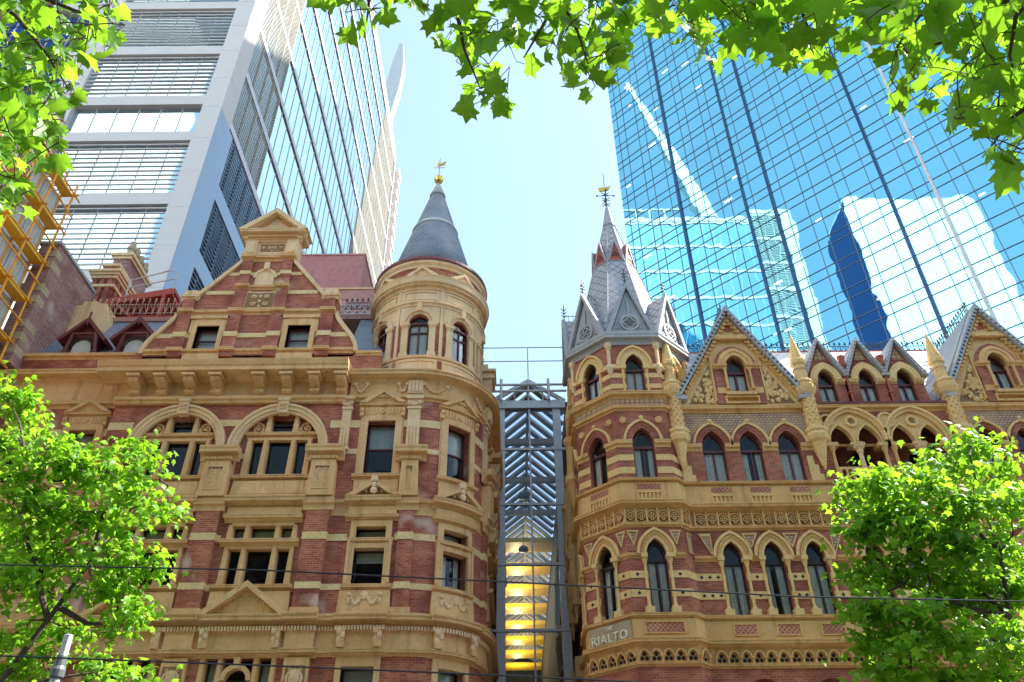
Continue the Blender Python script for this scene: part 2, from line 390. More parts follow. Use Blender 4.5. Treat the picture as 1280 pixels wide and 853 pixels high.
def relief(mb, u0, u1, v0, v1, d, seed=1, dens=1.0):   # carved foliage: mirrored scrolls, leaves and beads
    r = random.Random(seed); c = (u0 + u1) / 2; w = (u1 - u0) / 2; h = v1 - v0
    s = min(w, h) * .26
    nrow = max(1, int(h / (s * 2.1))); ncol = max(1, int(w / (s * 2.0)))
    for j in range(nrow):
        for i in range(ncol):
            x = (i + .5) * w / ncol; y = v0 + (j + .5) * h / nrow; a0 = r.uniform(0, 6)
            for sg in (-1, 1):
                scroll(mb, c + sg * x, y, s * .85, d, sg, 1.2, a0 if sg > 0 else pi - a0, s * .17)
                mb.blob((c + sg * (x + s * .7 * cos(a0)), d, y + s * .7 * sin(a0)), s * .3, (1, .6, 1))
    for j in range(nrow + 1):
        mb.blob((c, d, v0 + (j + .2) * h / (nrow + 1.0)), s * .42, (1, .6, 1.2))
def sash(parent, fr, u0, u1, v0, v1, d, mat='timber_red', bars=(.5,), ubars=(), arch=None, name='window', fill=None, t=.055, fillmat='blind', trans=None):
    """a window: timber frame (mesh), pane and what hangs behind it as children.  arch=(spring, rise)"""
    mb = MB(); c = (u0 + u1) / 2; w = (u1 - u0) / 2
    if arch:
        A = parc(c, arch[0], w, arch[1], 0, 8); B = parc(c, arch[0], w - t, arch[1] * (1 - t / w), 0, 8)
        mb.strip(B, A, d - .05, d + .04); vt = arch[0]
        mb.box(u0, u1, arch[0] - .06, arch[0] + .05, d - .05, d + .07)
    else:
        vt = v1; mb.box(u0, u1, v1 - t, v1, d - .05, d + .04)
    mb.box(u0, u0 + t, v0, vt - .001, d - .05, d + .038); mb.box(u1 - t, u1, v0, vt - .001, d - .05, d + .038)
    mb.box(u0 + t, u1 - t, v0, v0 + t * 1.2, d - .05, d + .036)
    for b in bars: mb.box(u0 + t, u1 - t, v0 + (vt - v0) * b - .03, v0 + (vt - v0) * b + .03, d - .04, d + .035)
    for b in ubars: mb.box(u0 + (u1 - u0) * b - .03, u0 + (u1 - u0) * b + .03, v0 + t, vt - .061, d - .04, d + .034)
    if trans:                                       # twin pointed lights below the transom
        for sg in (-1, 1):
            cc = c + sg * w * .5; ww = w * .5 - .03
            A = parc(cc, vt - .06 - ww * 1.3, ww, ww * 1.3, 0, 5)
            mb.prism([(cc - ww, vt - .061)] + A + [(cc + ww, vt - .061)], d - .03, d + .02)
    o = mb.build(name, mat, parent, fr)
    P = archpoly(c, v0 + .02, arch[0], w - .02, arch[1] - .02) if arch else rect(u0 + .02, u1 - .02, v0 + .02, v1 - .02)
    MB().prism(P, d - .02, d - .01).build('pane', 'pane', o, fr)
    if fill:
        mb = MB(); f0, f1 = fill
        if fillmat == 'curtain':
            n = 14; top = vt - .04
            for a0, a1 in ((u0, u0 + (u1 - u0) * f0), (u1 - (u1 - u0) * f1, u1)):
                last = None
                for i in range(n + 1):
                    x = a0 + (a1 - a0) * i / n; y = d - .08 + .025 * sin(i * 2.4 + u0)
                    if last: mb.add([(last[0], last[1], v0), (x, y, v0), (x, y, top), (last[0], last[1], top), (last[0], last[1] - .01, v0), (x, y - .01, v0), (x, y - .01, top), (last[0], last[1] - .01, top)], [(0, 1, 2, 3), (4, 7, 6, 5), (0, 4, 5, 1), (2, 6, 7, 3)])
                    last = (x, y)
            mb.build('curtain', 'curtain', o, fr)
        else:
            mb.box(u0, u1, v0 + (v1 - v0) * f0, v0 + (v1 - v0) * f1, d - .14, d - .12); mb.build('blind', fillmat, o, fr)
    return o
# ================================================================== SETTING
def struct(name, mb, mat): return tag(mb.build(name, mat), kind='structure')
struct('ground', MB().box(-600, 600, -1.5, -.06, -900, 600), 'ground')
struct('street', MB().box(-300, 300, -.055, -.02, 6, 25), 'asphalt')
struct('pavement', MB().box(-300, 300, -.05, .1, -1, 5.8), 'paving')
struct('pavement', MB().box(-300, 300, -.05, .1, 25.2, 33), 'paving')
struct('kerb', MB().box(-300, 300, -.05, .11, 5.8, 6), 'kerb')
struct('kerb', MB().box(-300, 300, -.05, .11, 25, 25.2), 'kerb')
mk = MB()
for i in range(-20, 20): mk.box(i * 6, i * 6 + 3, -.016, -.012, 15.4, 15.55)
struct('road_marking', mk, 'paint_white')
# ================================================================== THE LEFT BRICK BUILDING (round corner turret)
LB = thing('brick_corner_building', 'red brick and cream stone building with a big gable and round corner turret, at left', 'building', (-11, 0, 0))
C1, C2 = -13.35, -9.3                          # bay centres of the gabled pavilion
GC = -11.33                                    # gable centre
singles = [(-5.27, .55), (-2.04, .55), (2.4, .5), (4.8, .5), (7.2, .5), (9.6, .5)]
# walls
holes = []
for c in (C1, C2):
    holes += [rect(c - 1.15, c + 1.15, 5.6, 8.9), rect(c - 1.16, c + 1.16, 11.35, 13.75)]
    holes.append([(c - 1.62, 15.55)] + parc(c, 16.85, 1.62, 1.62) + [(c + 1.62, 15.55)])
for c, wd in singles:
    holes += [rect(c - wd, c + wd, 5.6, 8.85), rect(c - wd, c + wd, 11.35, 13.7), rect(c - wd, c + wd, 15.68, 18.05)]
outer = [(-16.3, 0), (24, 0), (24, 20.2), (-5.6, 20.2), (-5.6, 21.4), (-16.3, 21.4)]
MB().wall(outer, holes, 0, .45).build('wall', 'brick', LB, FL)
hw = [rect(c - .55, c + .55, a, b) for c in (-19.9, -17.55) for a, b in ((5.6, 8.85), (11.35, 13.7), (15.68, 18.05))]
MB().wall([(-24, 0), (-16.31, 0), (-16.31, 21.75), (-24, 21.75)], hw, -.5, .4).build('wall', 'brick', LB, FL)
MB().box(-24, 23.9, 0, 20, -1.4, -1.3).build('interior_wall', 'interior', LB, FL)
MB().box(-24, -6, 20.0, 20.1, -14, -.9).build('roof_slab', 'lead', LB)
MB().box(-23.8, -1.3, 0, 20, -64, -14).build('rear_block', 'brick', LB)
# arch infill recess walls
for c in (C1, C2):
    MB().wall([(c - 1.615, 15.56)] + parc(c, 16.85, 1.615, 1.615) + [(c + 1.615, 15.56)], [rect(c - 1.18, c + 1.18, 15.66, 17.42), rect(c - .46, c + .46, 17.62, 18.3)], -.22, .3).build('arch_infill', 'brick', LB, FL)
# stone bands across the brick
mb = MB(); mbp = MB()
wing = [(-24, -20.75), (-19.05, -18.4), (-16.7, -16.31)]
flat = [(-16.3, C1 - 1.5), (C1 + 1.5, C2 - 1.5), (C2 + 1.5, -6.15), (-4.4, -2.9), (-1.15, 1.6), (3.2, 4.0), (5.6, 6.4), (8, 8.8), (10.4, 12)]
for v0, v1 in ((11.2, 11.42), (13.02, 13.28)):
    for a, b in flat: mb.box(a, b, v0, v1, -.02, .03)
    for a, b in wing: mb.box(a, b, v0, v1, -.52, -.47)
for v0, v1 in ((16.6, 16.82), (17.78, 18.12)):
    for a, b in [(-16.3, C1 - 1.95), (C2 + 1.95, -6.15), (-4.4, -2.9), (-1.15, 1.6), (3.2, 4.0), (5.6, 6.4), (8, 8.8), (10.4, 12)]: mb.box(a, b, v0, v1, -.02, .03)
    for a, b in wing: mb.box(a, b, v0, v1, -.52, -.47)
mb.box(C1 + 1.42, C2 - 1.42, 17.9, 18.2, -.02, .032)
for c in (C1, C2):
    for a, b in ((c - 1.6, c - 1.3), (c + 1.3, c + 1.6)): mb.box(a, b, 16.55, 16.78, -.24, -.19)
mb.build('stone_band', 'band_left', LB, FL)
# pilasters
def pilaster(c, w, d, ped=True):
    p = MB().box(c - w / 2, c + w / 2, 10.45, 14.2, -.02, d).build('pilaster', 'brick', LB, FL)
    t = MB()
    for v0, v1 in ((11.19, 11.43), (13.01, 13.29)): t.box(c - w / 2 - .01, c + w / 2 + .01, v0, v1, -.01, d + .025)
    t.build('pilaster_band', 'band_left', p, FL)
    t = MB().box(c - w / 2 - .06, c + w / 2 + .06, 10.21, 10.52, -.02, d + .06)
    t.mould(cornice(14.15, 14.62, .16, d), c - w / 2 - .14, c + w / 2 + .14)
    t.taper(c - w / 2 - .02, c + w / 2 + .02, 14.66, 16.15, 0, d + .22, -.05)
    t.box(c - w / 2 + .13, c - w / 2 + .17, 14.95, 15.85, 0, d + .27); t.box(c + w / 2 - .17, c + w / 2 - .13, 14.95, 15.85, 0, d + .27)
    t.box(c - w / 2 + .13, c + w / 2 - .13, 14.9, 14.95, 0, d + .27); t.box(c - w / 2 + .13, c + w / 2 - .13, 15.85, 15.9, 0, d + .27)
    t.mould(cornice(16.2, 16.72, .42, d), c - w / 2 - .3, c + w / 2 + .3)
    dentils(t, c - w / 2 - .1, c + w / 2 + .1, 16.16, 16.28, d + .15, d + .3, .1)
    t.build('pilaster_cap', 'stone_left', p, FL)
    MB().box(c - w / 2 + .17, c + w / 2 - .17, 14.95, 15.85, 0, d + .228).build('panel_ground', 'stone_recess_shade', p, FL)
    r = MB(); relief(r, c - w / 2 + .18, c + w / 2 - .18, 14.97, 15.83, d + .25, int(c * 7)); r.build('carved_panel', 'stone_pale', p, FL)
for c, w, d in ((-15.6, .9, .24), (-11.38, .9, .24), (-7.3, .88, .24), (-4.0, .56, .14), (-.1, .5, .14), (3.6, .5, .14), (6.0, .5, .14), (8.4, .5, .14)): pilaster(c, w, d)
def flute(c, w, v0, v1, d, n=4):
    t = MB().box(c - w / 2, c + w / 2, v0, v1, -.02, d)
    for i in range(n): 
        x = c - w / 2 + (i + .5) * w / n; t.box(x - w / n * .28, x + w / n * .28, v0 + .2, v0 + (v1 - v0) * .42, d, d + .035)
    t.box(c - w / 2 - .05, c + w / 2 + .05, v0, v0 + .12, -.02, d + .05)
    t.box(c - w / 2 - .04, c + w / 2 + .04, v1 - .62, v1 - .52, -.02, d + .05)
    for sg in (-1, 1): scroll(t, c + sg * w * .42, v1 - .35, w * .24, d + .06, sg, 1.2, 0, w * .07)
    t.box(c - w / 2 - .09, c + w / 2 + .09, v1 - .16, v1, -.02, d + .1)
    for sg in (-.5, 0, .5): t.blob((c + w * .3 * sg, d + .04, v1 - .42), w * .14, (1, .7, 1))
    t.build('fluted_pilaster', 'stone_pale', LB, FL)
flute(-6.72, .36, 16.74, 19.2, .12, 3); flute(-4.0, .5, 16.74, 19.2, .12)
for c in (-.1, 3.6, 6.0, 8.4): flute(c, .44, 16.74, 19.2, .12)
for c in (-4.0, -.1, 3.6): 
    t = MB(); t.box(c - .3, c + .3, 19.26, 19.86, 0, .28)
    for i in range(4): t.box(c - .26 + i * .14, c - .18 + i * .14, 19.32, 19.82, .28, .32)
    t.build('fluted_block', 'stone_pale', LB, FL)
# string courses and entablatures
mb = MB()
mb.mould(cornice(14.36, 14.62, .16), -16.3, 16); mb.mould(cornice(14.36, 14.62, .16, -.5), -24, -16.31)
mb.box(-16.29, 14, 14.0, 14.36, -.02, .035)
mb.build('string_course', 'stone_left', LB, FL)
mb = MB(); e = -16.3
mb.mould(cornice(9.86, 10.2, .5), e, 16); mb.box(e, 16, 9.1, 9.86, -.02, .14); mb.mould(cornice(8.92, 9.12, .2), e, 16)
mb.box(e + .001, 15.9, 10.2, 10.36, -.02, .1)
mb.mould(cornice(9.86, 10.2, .4, -.5), -24, e - .01); mb.box(-24, e - .01, 9.1, 9.86, -.52, -.37); mb.mould(cornice(8.92, 9.12, .2, -.5), -24, e - .01)
for c, wd in ((-15.6, .6), (-11.38, .6), (-7.3, .6)):
    mb.mould(cornice(9.84, 10.23, .72), c - wd, c + wd); mb.box(c - .5, c + .5, 9.1, 9.84, 0, .3); mb.mould(cornice(8.88, 9.14, .42), c - wd, c + wd)
for c, wd in ((C1, 1.5), (C2, 1.5), (-5.27, .9), (-2.04, .95)):
    mb.mould(cornice(9.85, 10.215, .62), c - wd, c + wd); mb.box(c - wd + .1, c + wd - .1, 9.1, 9.85, 0, .2); mb.mould(cornice(8.9, 9.13, .34), c - wd, c + wd)
    for sg in (-1, 1): mb.taper(c + sg * (wd - .28) - .14, c + sg * (wd - .28) + .14, 9.15, 9.8, .1, .42, .03)
o = mb.build('lower_entablature', 'stone_left', LB, FL)
mb = MB(); dentils(mb, e, 12, 9.72, 9.85, .1, .26, .13)
for c, wd in ((C1, 1.5), (C2, 1.5), (-5.27, .9), (-2.04, .95), (-15.6, .6), (-11.38, .6), (-7.3, .6)): dentils(mb, c - wd + .05, c + wd - .05, 9.71, 9.855, .3, .42, .13)
mb.build('dentils', 'stone_pale', o, FL)
r = MB()
for c, wd in ((C1, 1.5), (C2, 1.5), (-5.27, .9), (-2.04, .95)):
    for sg in (-1, 1):
        for k in range(4): r.blob((c + sg * (wd - .28) + (.06 if k % 2 else -.06), .44 - k * .03, 9.68 - .14 * k), .1, (1, .6, 1.2))
r.build('carved_leaf', 'stone_pale', o, FL)
# main cornice of the pavilion with consoles
mb = MB(); a, b = -17.0, -6.72
mb.mould([(-.05, 18.92), (.18, 18.92), (.2, 19.02), (.3, 19.06), (.32, 19.18), (-.05, 19.18)], a + .7, b - .1)
mb.box(a + .72, b - .12, 19.18, 19.98, -.02, .1)
mb.mould([(-.05, 19.94), (.2, 19.94), (.25, 20.0), (.98, 20.03), (.98, 20.2), (1.04, 20.24), (1.12, 20.4), (1.14, 20.46), (-.05, 20.6)], a, b)
o = mb.build('main_cornice', 'stone_left', LB, FL)
for c in (-15.5, -14.4, -13.25, -12.15, -10.4, -9.25, -8.12, -7.02):
    t = MB(); P = [(x, 19.22 + (z - 19.42) * .68) for x, z in [(.1, 19.46), (.3, 19.42), (.46, 19.5), (.48, 19.62), (.36, 19.72), (.36, 19.84), (.56, 19.92), (.78, 20.02), (.86, 20.18), (.78, 20.34), (.1, 20.34)]]
    t.mould(P, c - .19, c + .19)
    for k in (-.1, 0, .1): t.mould([(p[0] + (.025 if p[0] > .1 else 0), p[1]) for p in P[:-1]] + [(.1, 19.84)], c + k - .025, c + k + .025)
    t.box(c - .27, c + .27, 19.84, 19.95, .1, .93)
    t.build('bracket', 'stone_left', o, FL)
# cornice of the corner part
mb = MB(); mb.mould(cornice(19.82, 20.24, .62), -6.71, 18); mb.box(-6.7, 17.9, 19.2, 19.9, -.02, .1); mb.mould(cornice(19.0, 19.24, .2), -6.7, 18); mb.mould([(-.1, 20.24), (.5, 20.24), (.1, 20.42), (-.1, 20.42)], -6.7, 18)
o = mb.build('corner_cornice', 'stone_left', LB, FL)
r = MB()
for c0, c1 in ((-6.5, -6.0), (-4.7, -4.35), (-3.65, -2.75), (-1.25, -.45)):
    n = 8
    for i in range(n + 1):
        f = i / n; r.blob((c0 + (c1 - c0) * f, .16, 19.74 - .35 * sin(pi * f)), .065)
    r.blob((c0, .18, 19.76), .1, (1, .6, 1)); r.blob((c1, .18, 19.76), .1, (1, .6, 1))
r.build('garland', 'stone_pale', o, FL)
# deeper projecting side cornice above the gap
mb = MB(); mb.mould(cornice(16.2, 16.75, .55), 1.4, 16); mb.mould(cornice(18.6, 19.05, .7), 2.2, 20); mb.mould(cornice(12.2, 12.5, .35), 1.4, 16)
mb.build('side_cornice', 'stone_left', LB, FL)
t = MB()
for k in range(14):
    u = 2.6 + k * .9; t.mould([(.1, 17.6), (.25, 17.6), (.35, 17.9), (.55, 18.3), (.6, 18.6), (.1, 18.6)], u - .15, u + .15)
    t.mould([(.1, 15.3), (.25, 15.3), (.3, 15.6), (.45, 15.9), (.5, 16.2), (.1, 16.2)], u - .15, u + .15)
t.build('side_brackets', 'stone_left', LB, FL)
# wing cornice
mb = MB(); mb.mould(cornice(20.35, 20.75, .6, -.5), -24, -16.95); mb.box(-24, -16.32, 19.4, 20.45, -.52, -.4); mb.mould(cornice(19.1, 19.4, .25, -.5), -24, -16.32)
mb.mould(cornice(21.6, 21.86, .2, -.5), -24, -16.32); mb.build('wing_cornice', 'stone_left', LB, FL)
mb = MB(); mb.mould(cornice(21.32, 21.52, .12), -6.7, -5.6); mb.build('parapet_coping', 'stone_left', LB, FL)
# windows -----------------------------------------------------------
def single_surround(c, wd, base=0.0, deep=False):
    t = MB()
    for sg in (-1, 1):
        x0, x1 = sorted((c + sg * wd, c + sg * (wd + .27))); t.box(x0, x1, 15.62, 18.2, base - .4, base + .09)
        x0, x1 = sorted((c + sg * (wd + .14), c + sg * (wd + .33))); t.box(x0, x1, 15.66, 18.3, base - .02, base + .05)
        x0, x1 = sorted((c + sg * (wd + .2), c + sg * (wd + .36))); t.box(x0, x1, 18.25, 18.55, base, base + .2); t.blob((c + sg * (wd + .28), base + .2, 18.5), .1)
    t.box(c - wd - .27, c + wd + .27, 18.06, 18.28, base - .4, base + .1)
    t.box(c - wd - .18, c + wd + .18, 18.28, 18.68, base, base + .1)
    for i in range(11):
        if 4 <= i <= 6: continue
        x = c - wd - .1 + i * (2 * wd + .2) / 10; t.box(x - .03, x + .03, 18.34, 18.64, base + .1, base + .14)
    t.ring(c, 18.48, .03, .12, base + .1, base + .15, n=10)
    t.mould(cornice(18.68, 18.84, .2, base), c - wd - .42, c + wd + .42)
    hw_ = wd + .42; top = 19.46
    t.prism([(c - hw_ + .1, 18.84), (c + hw_ - .1, 18.84), (c, top - .1)], base, base + .1)
    t.prism([(c - hw_, 18.84), (c, top), (c, top - .14), (c - hw_ + .3, 18.84)], base, base + .26); t.prism([(c + hw_, 18.84), (c, top), (c, top - .14), (c + hw_ - .3, 18.84)], base, base + .262)
    t.mould(cornice(15.45, 15.66, .22, base), c - wd - .4, c + wd + .4)
    t.box(c - wd - .3, c + wd + .3, 14.66, 15.45, base - .02, base + .08)
    t.build('window_surround', 'stone_left', LB, FL)
    # storey below: lintel pediment and transom window surround
    t = MB(); hw_ = wd + .5
    t.mould(cornice(14.3, 14.66, .42, base), c - hw_, c + hw_); t.box(c - hw_ + .15, c + hw_ - .15, 13.98, 14.3, base, base + .16); t.mould(cornice(13.78, 13.98, .26, base), c - hw_ + .06, c + hw_ - .06)
    t.prism([(c - hw_, 14.66), (c - .12, 15.2), (c - .12, 15.05), (c - hw_ + .35, 14.66)], base, base + .44); t.prism([(c + hw_, 14.66), (c + .12, 15.2), (c + .12, 15.05), (c + hw_ - .35, 14.66)], base, base + .44)
    for sg in (-1, 1):
        x0, x1 = sorted((c + sg * wd, c + sg * (wd + .22))); t.box(x0, x1, 11.34, 13.78, base - .38, base + .1)
        x0, x1 = sorted((c + sg * (wd + .16), c + sg * (wd + .26))); t.box(x0, x1, 11.4, 13.0, base, base + .16)
    t.box(c - wd, c + wd, 13.55, 13.78, base - .38, base + .1); t.mould(cornice(12.86, 13.08, .18, base), c - wd - .3, c + wd + .3); t.box(c - wd, c + wd, 12.72, 12.9, base - .38, base + .09)
    t.mould(cornice(11.15, 11.36, .2, base), c - wd - .34, c + wd + .34)
    t.taper(c - wd - .34, c + wd + .34, 10.36, 11.15, base - .02, base + .12, -.04)
    t.box(c - wd - .36, c + wd + .36, 10.2, 10.42, base - .02, base + .2)
    s_ = t.build('window_surround', 'stone_left', LB, FL)
    r = MB(); relief(r, c - .38, c + .38, 14.72, 15.02, base + .3, 5)
    for k in range(3): r.blob((c, base + .4, 14.85 + .22 * k), .14 - .02 * k, (1, .7, 1))
    r.ring(c, 15.34, .04, .15, base + .3, base + .42, n=8)
    # garland on the apron
    for sg in (-1, 1):
        for i in range(9):
            f = i / 8; r.blob((c + sg * (.08 + .42 * f), base + .15, 10.98 - .3 * sin(pi * f)), .075, (1, .6, 1))
        r.blob((c + sg * .54, base + .15, 10.78), .07, (1, .6, 2)); r.blob((c + sg * .54, base + .15, 11.0), .08)
    r.blob((c, base + .15, 10.95), .09, (1, .6, 2))
    r.build('carving', 'stone_pale', s_, FL); MB().prism([(c - .62, 14.68), (c + .62, 14.68), (c + .1, 14.98), (c - .1, 14.98)], base, base + .2).build('panel_ground', 'stone_recess_shade', s_, FL)
    sash(LB, FL, c - wd, c + wd, 15.68, 18.05, base - .3, bars=(.52,), fill=(.55, 1.0))
    sash(LB, FL, c - wd, c + wd, 11.36, 12.72, base - .3, mat='timber_dark', bars=(), fill=(.7, .98) if int(c * 3) % 2 else (.35, .25), fillmat='blind' if int(c * 3) % 2 else 'curtain')
    sash(LB, FL, c - wd, c + wd, 13.08, 13.55, base - .3, mat='timber_dark', bars=(), fill=(.2, 1.0))
for c, wd in singles: single_surround(c, wd)
for c in (-19.9, -17.55): single_surround(c, .55, -.5)
for c, wd, bs in [(c, w, 0) for c, w in singles] + [(-19.9, .55, -.5), (-17.55, .55, -.5)]:
    t = MB()
    for sg in (-1, 1):
        x0, x1 = sorted((c + sg * wd, c + sg * (wd + .2))); t.box(x0, x1, 5.6, 8.92, bs - .38, bs + .1)
    t.box(c - wd, c + wd, 8.6, 8.92, bs - .38, bs + .08); t.build('window_surround', 'stone_left', LB, FL)
    sash(LB, FL, c - wd, c + wd, 5.6, 8.6, bs - .3, mat='timber_dark', bars=(.6,), fill=(.62, 1.0))
def mull(t, x, v0, v1, d, w=.17, fl=.04):         # rounded stone mullion, a little wider at the foot
    t.add([(x - w / 2 - fl, -.4, v0), (x + w / 2 + fl, -.4, v0), (x + w / 2, -.4, v1), (x - w / 2, -.4, v1), (x - w * .3 - fl, d, v0), (x + w * .3 + fl, d, v0), (x + w * .3, d, v1), (x - w * .3, d, v1),
           (x - w / 2 - fl, d - .08, v0), (x + w / 2 + fl, d - .08, v0), (x + w / 2, d - .08, v1), (x - w / 2, d - .08, v1)],
          [(4, 5, 6, 7), (8, 4, 7, 11), (5, 9, 10, 6), (0, 8, 11, 3), (9, 1, 2, 10), (0, 1, 9, 5, 4, 8), (3, 11, 7, 6, 10, 2)])
for c in (C1, C2):
    # arched storey
    t = MB(); A = parc(c, 16.85, 1.6, 1.6); B = parc(c, 16.85, 1.98, 1.98); M_ = parc(c, 16.85, 1.72, 1.72); N_ = parc(c, 16.85, 1.88, 1.88)
    t.strip(A, B, -.02, .14); t.strip(M_, N_, .14, .2); t.strip(N_, B, .14, .26)
    t.box(c - .2, c + .2, 18.36, 18.98, 0, .32); t.box(c - .24, c + .24, 18.92, 19.06, 0, .36)
    t.box(c - 1.6, c - 1.62, 15.6, 16.85, -.2, .1)
    o = t.build('arch_surround', 'stone_pale', LB, FL)
    r = MB()
    for sg in (-1, 1): scroll(r, c + sg * .08, 18.72, .07, .34, sg, 1, 0, .02); scroll(r, c + sg * .08, 18.55, .06, .34, sg, 1, 0, .02); scroll(r, c + sg * .98, 17.85, .26, -.14, sg, 1.6, pi / 2, .05); r.blob((c + sg * .75, -.14, 17.78), .09); r.blob((c + sg * 1.02, -.14, 18.12), .08, (.7, .7, 1.8))
    r.build('carving', 'stone_left', o, FL)
    t = MB(); t.mould(cornice(17.42, 17.64, .22, -.22), c - 1.42, c + 1.42)
    for x in (-.55, .55): mull(t, c + x, 17.64, 18.42, -.02, .2)
    for x in (-1.2, -.55, .55, 1.2): mull(t, c + x, 15.66, 17.34, -.02, .2)
    t.box(c - 1.3, c + 1.3, 17.3, 17.42, -.4, -.08)
    t.mould(cornice(15.42, 15.64, .34, -.1), c - 1.5, c + 1.5)
    t.taper(c - 1.42, c + 1.42, 14.66, 15.42, -.3, .14, -.08)
    for a, b in ((-1.3, -1.2), (-.52, -.35), (.35, .52), (1.2, 1.3)): t.box(c + a, c + b, 14.98, 15.4, 0, .18)
    t.box(c - 1.44, c + 1.44, 14.86, 14.96, 0, .19)
    t.build('window_surround', 'stone_left', LB, FL)
    for a, b in ((-1.1, -.65), (-.45, .45), (.65, 1.1)):
        sash(LB, FL, c + a, c + b, 15.66, 17.32, -.34, mat='timber_dark', bars=(), fill=None)
    sash(LB, FL, c - .45, c + .45, 17.64, 18.32, -.34, mat='timber_dark', bars=(), arch=(18.1, .2), fill=None)
    # storey below
    t = MB(); t.mould(cornice(14.3, 14.66, .5), c - 1.52, c + 1.52); t.box(c - 1.38, c + 1.38, 13.98, 14.3, 0, .2); t.mould(cornice(13.74, 13.98, .34), c - 1.46, c + 1.46)
    t.box(c - 1.16, c + 1.16, 13.62, 13.75, -.4, .08)
    for x in (-1.2, -.56, .56, 1.2): mull(t, c + x, 13.06, 13.66, .06, .2); mull(t, c + x, 11.36, 12.84, .06, .2)
    t.mould(cornice(12.82, 13.06, .26), c - 1.45, c + 1.45); t.box(c - 1.16, c + 1.16, 12.74, 12.84, -.4, .04)
    t.mould(cornice(11.15, 11.36, .26), c - 1.46, c + 1.46); t.taper(c - 1.4, c + 1.4, 10.3, 11.15, -.02, .14, -.05)
    t.prism([(c - 1.5, 10.22), (c + 1.5, 10.22), (c, 11.2)], 0, .3)
    t.prism([(c - 1.62, 10.2), (c, 11.38), (c, 11.16), (c - 1.28, 10.2)], .2, .62); t.prism([(c + 1.62, 10.2), (c, 11.38), (c, 11.16), (c + 1.28, 10.2)], .2, .621)
    for sg in (-1, 1):
        for k in range(10):
            f = .1 + k * .085; x = c + sg * (1.36 * (1 - f)); y = 10.2 + .97 * f; t.box(x - .03, x + .03, y - .08, y - .01, .3, .4)
    t.build('window_surround', 'stone_left', LB, FL)
    for a, b in ((-1.1, -.66), (-.46, .46), (.66, 1.1)):
        sash(LB, FL, c + a, c + b, 11.36, 12.74, -.3, mat='timber_dark', bars=(), fill=None)
        sash(LB, FL, c + a, c + b, 13.06, 13.62, -.3, mat='timber_dark', bars=(), fill=(.3, 1.0))
    # lowest visible storey: round-headed middle light
    t = MB()
    for x in (-1.2, -.6, .6, 1.2): mull(t, c + x, 5.6, 8.9, .08, .2)
    t.strip(parc(c, 8.2, .36, .36), parc(c, 8.2, .52, .52), -.3, .1); t.box(c - .1, c + .1, 8.55, 8.92, 0, .2); t.build('window_surround', 'stone_left', LB, FL)
    for a, b in ((-1.1, -.7), (.7, 1.1)): sash(LB, FL, c + a, c + b, 5.6, 8.9, -.3, mat='timber_dark', bars=(.6,), fill=(.6, .98))
    sash(LB, FL, c - .37, c + .37, 5.6, 8.57, -.26, mat='timber_dark', bars=(), arch=(8.2, .37), fill=(.0, .85), fillmat='blind')
# carved shields on the lowest pilasters
for c in (-11.38, -7.3, -15.6):
    t = MB().box(c - .42, c + .42, 0, 8.88, 0, .2); o = t.build('lower_pier', 'stone_left', LB, FL); MB().box(c - .34, c + .34, 7.84, 8.62, .1, .206).build('panel_ground', 'stone_recess_shade', o, FL)
    r = MB(); r.ring(c, 8.2, .22, .3, .2, .27, n=12); relief(r, c - .34, c + .34, 7.85, 8.6, .22, 3); r.blob((c, .26, 8.2), .2, (1, .4, 1.2)); r.build('carved_shield', 'stone_pale', o, FL)
# gable ------------------------------------------------------------
def ogee(sg):
    return [(GC + sg * (3.5 + 1.02 * (1 - (3 * f * f - 2 * f ** 3)) ), 21.5 + 2.08 * f ** .85) for f in [i / 10 for i in range(11)]]
R_ = ogee(1); L_ = ogee(-1)
P = [(GC - 4.52, 21.3)] + L_ + [(GC - 3.5, 24.5), (GC - 2.85, 24.5), (GC - 1.2, 26.6), (GC - 1.2, 26.9), (GC + 1.2, 26.9), (GC + 1.2, 26.6), (GC + 2.85, 24.5), (GC + 3.5, 24.5)] + R_[::-1] + [(GC + 4.52, 21.3)]
gh = [rect(GC + sg * 2.0 - .5, GC + sg * 2.0 + .5, 21.75, 22.98) for sg in (-1, 1)]
MB().wall(P, gh, .0, .6).build('gable', 'brick', LB)
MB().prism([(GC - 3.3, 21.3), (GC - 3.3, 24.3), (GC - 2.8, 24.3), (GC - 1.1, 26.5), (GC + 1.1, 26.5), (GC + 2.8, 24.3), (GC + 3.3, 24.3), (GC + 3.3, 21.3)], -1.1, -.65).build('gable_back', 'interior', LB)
t = MB()
for sg, Q in ((-1, L_), (1, R_)):
    t.strip(Q, [(x + sg * .02 + sg * .16 * (1 if i < 9 else .6), y + .12 * (i / 10)) for i, (x, y) in enumerate(Q)], -.62, .12)
    t.prism([(GC + sg * 2.9, 24.5), (GC + sg * 1.2, 26.62), (GC + sg * 1.2, 26.88), (GC + sg * 2.9, 24.78)], -.61, .13)
    t.mould(cornice(24.5, 24.72, .16), GC + sg * 3.17 - .42, GC + sg * 3.17 + .42); t.box(GC + sg * 3.17 - .36, GC + sg * 3.17 + .36, 24.42, 24.76, -.62, .06); t.taper(GC + sg * 3.17 - .3, GC + sg * 3.17 + .3, 24.76, 24.98, -.5, .1, .0)
t.build('gable_coping', 'stone_pale', LB)
t = MB()
t.mould(cornice(21.46, 21.68, .16), GC - 4.5, GC + 4.5); t.mould(cornice(23.58, 23.82, .16), GC - 3.5, GC + 3.5); t.mould(cornice(25.02, 25.22, .16), GC - 1.15, GC + 1.15); t.mould(cornice(26.74, 27.02, .22), GC - 1.3, GC + 1.3)
t.box(GC - 1.29, GC + 1.29, 26.8, 26.98, -.6, -.01)
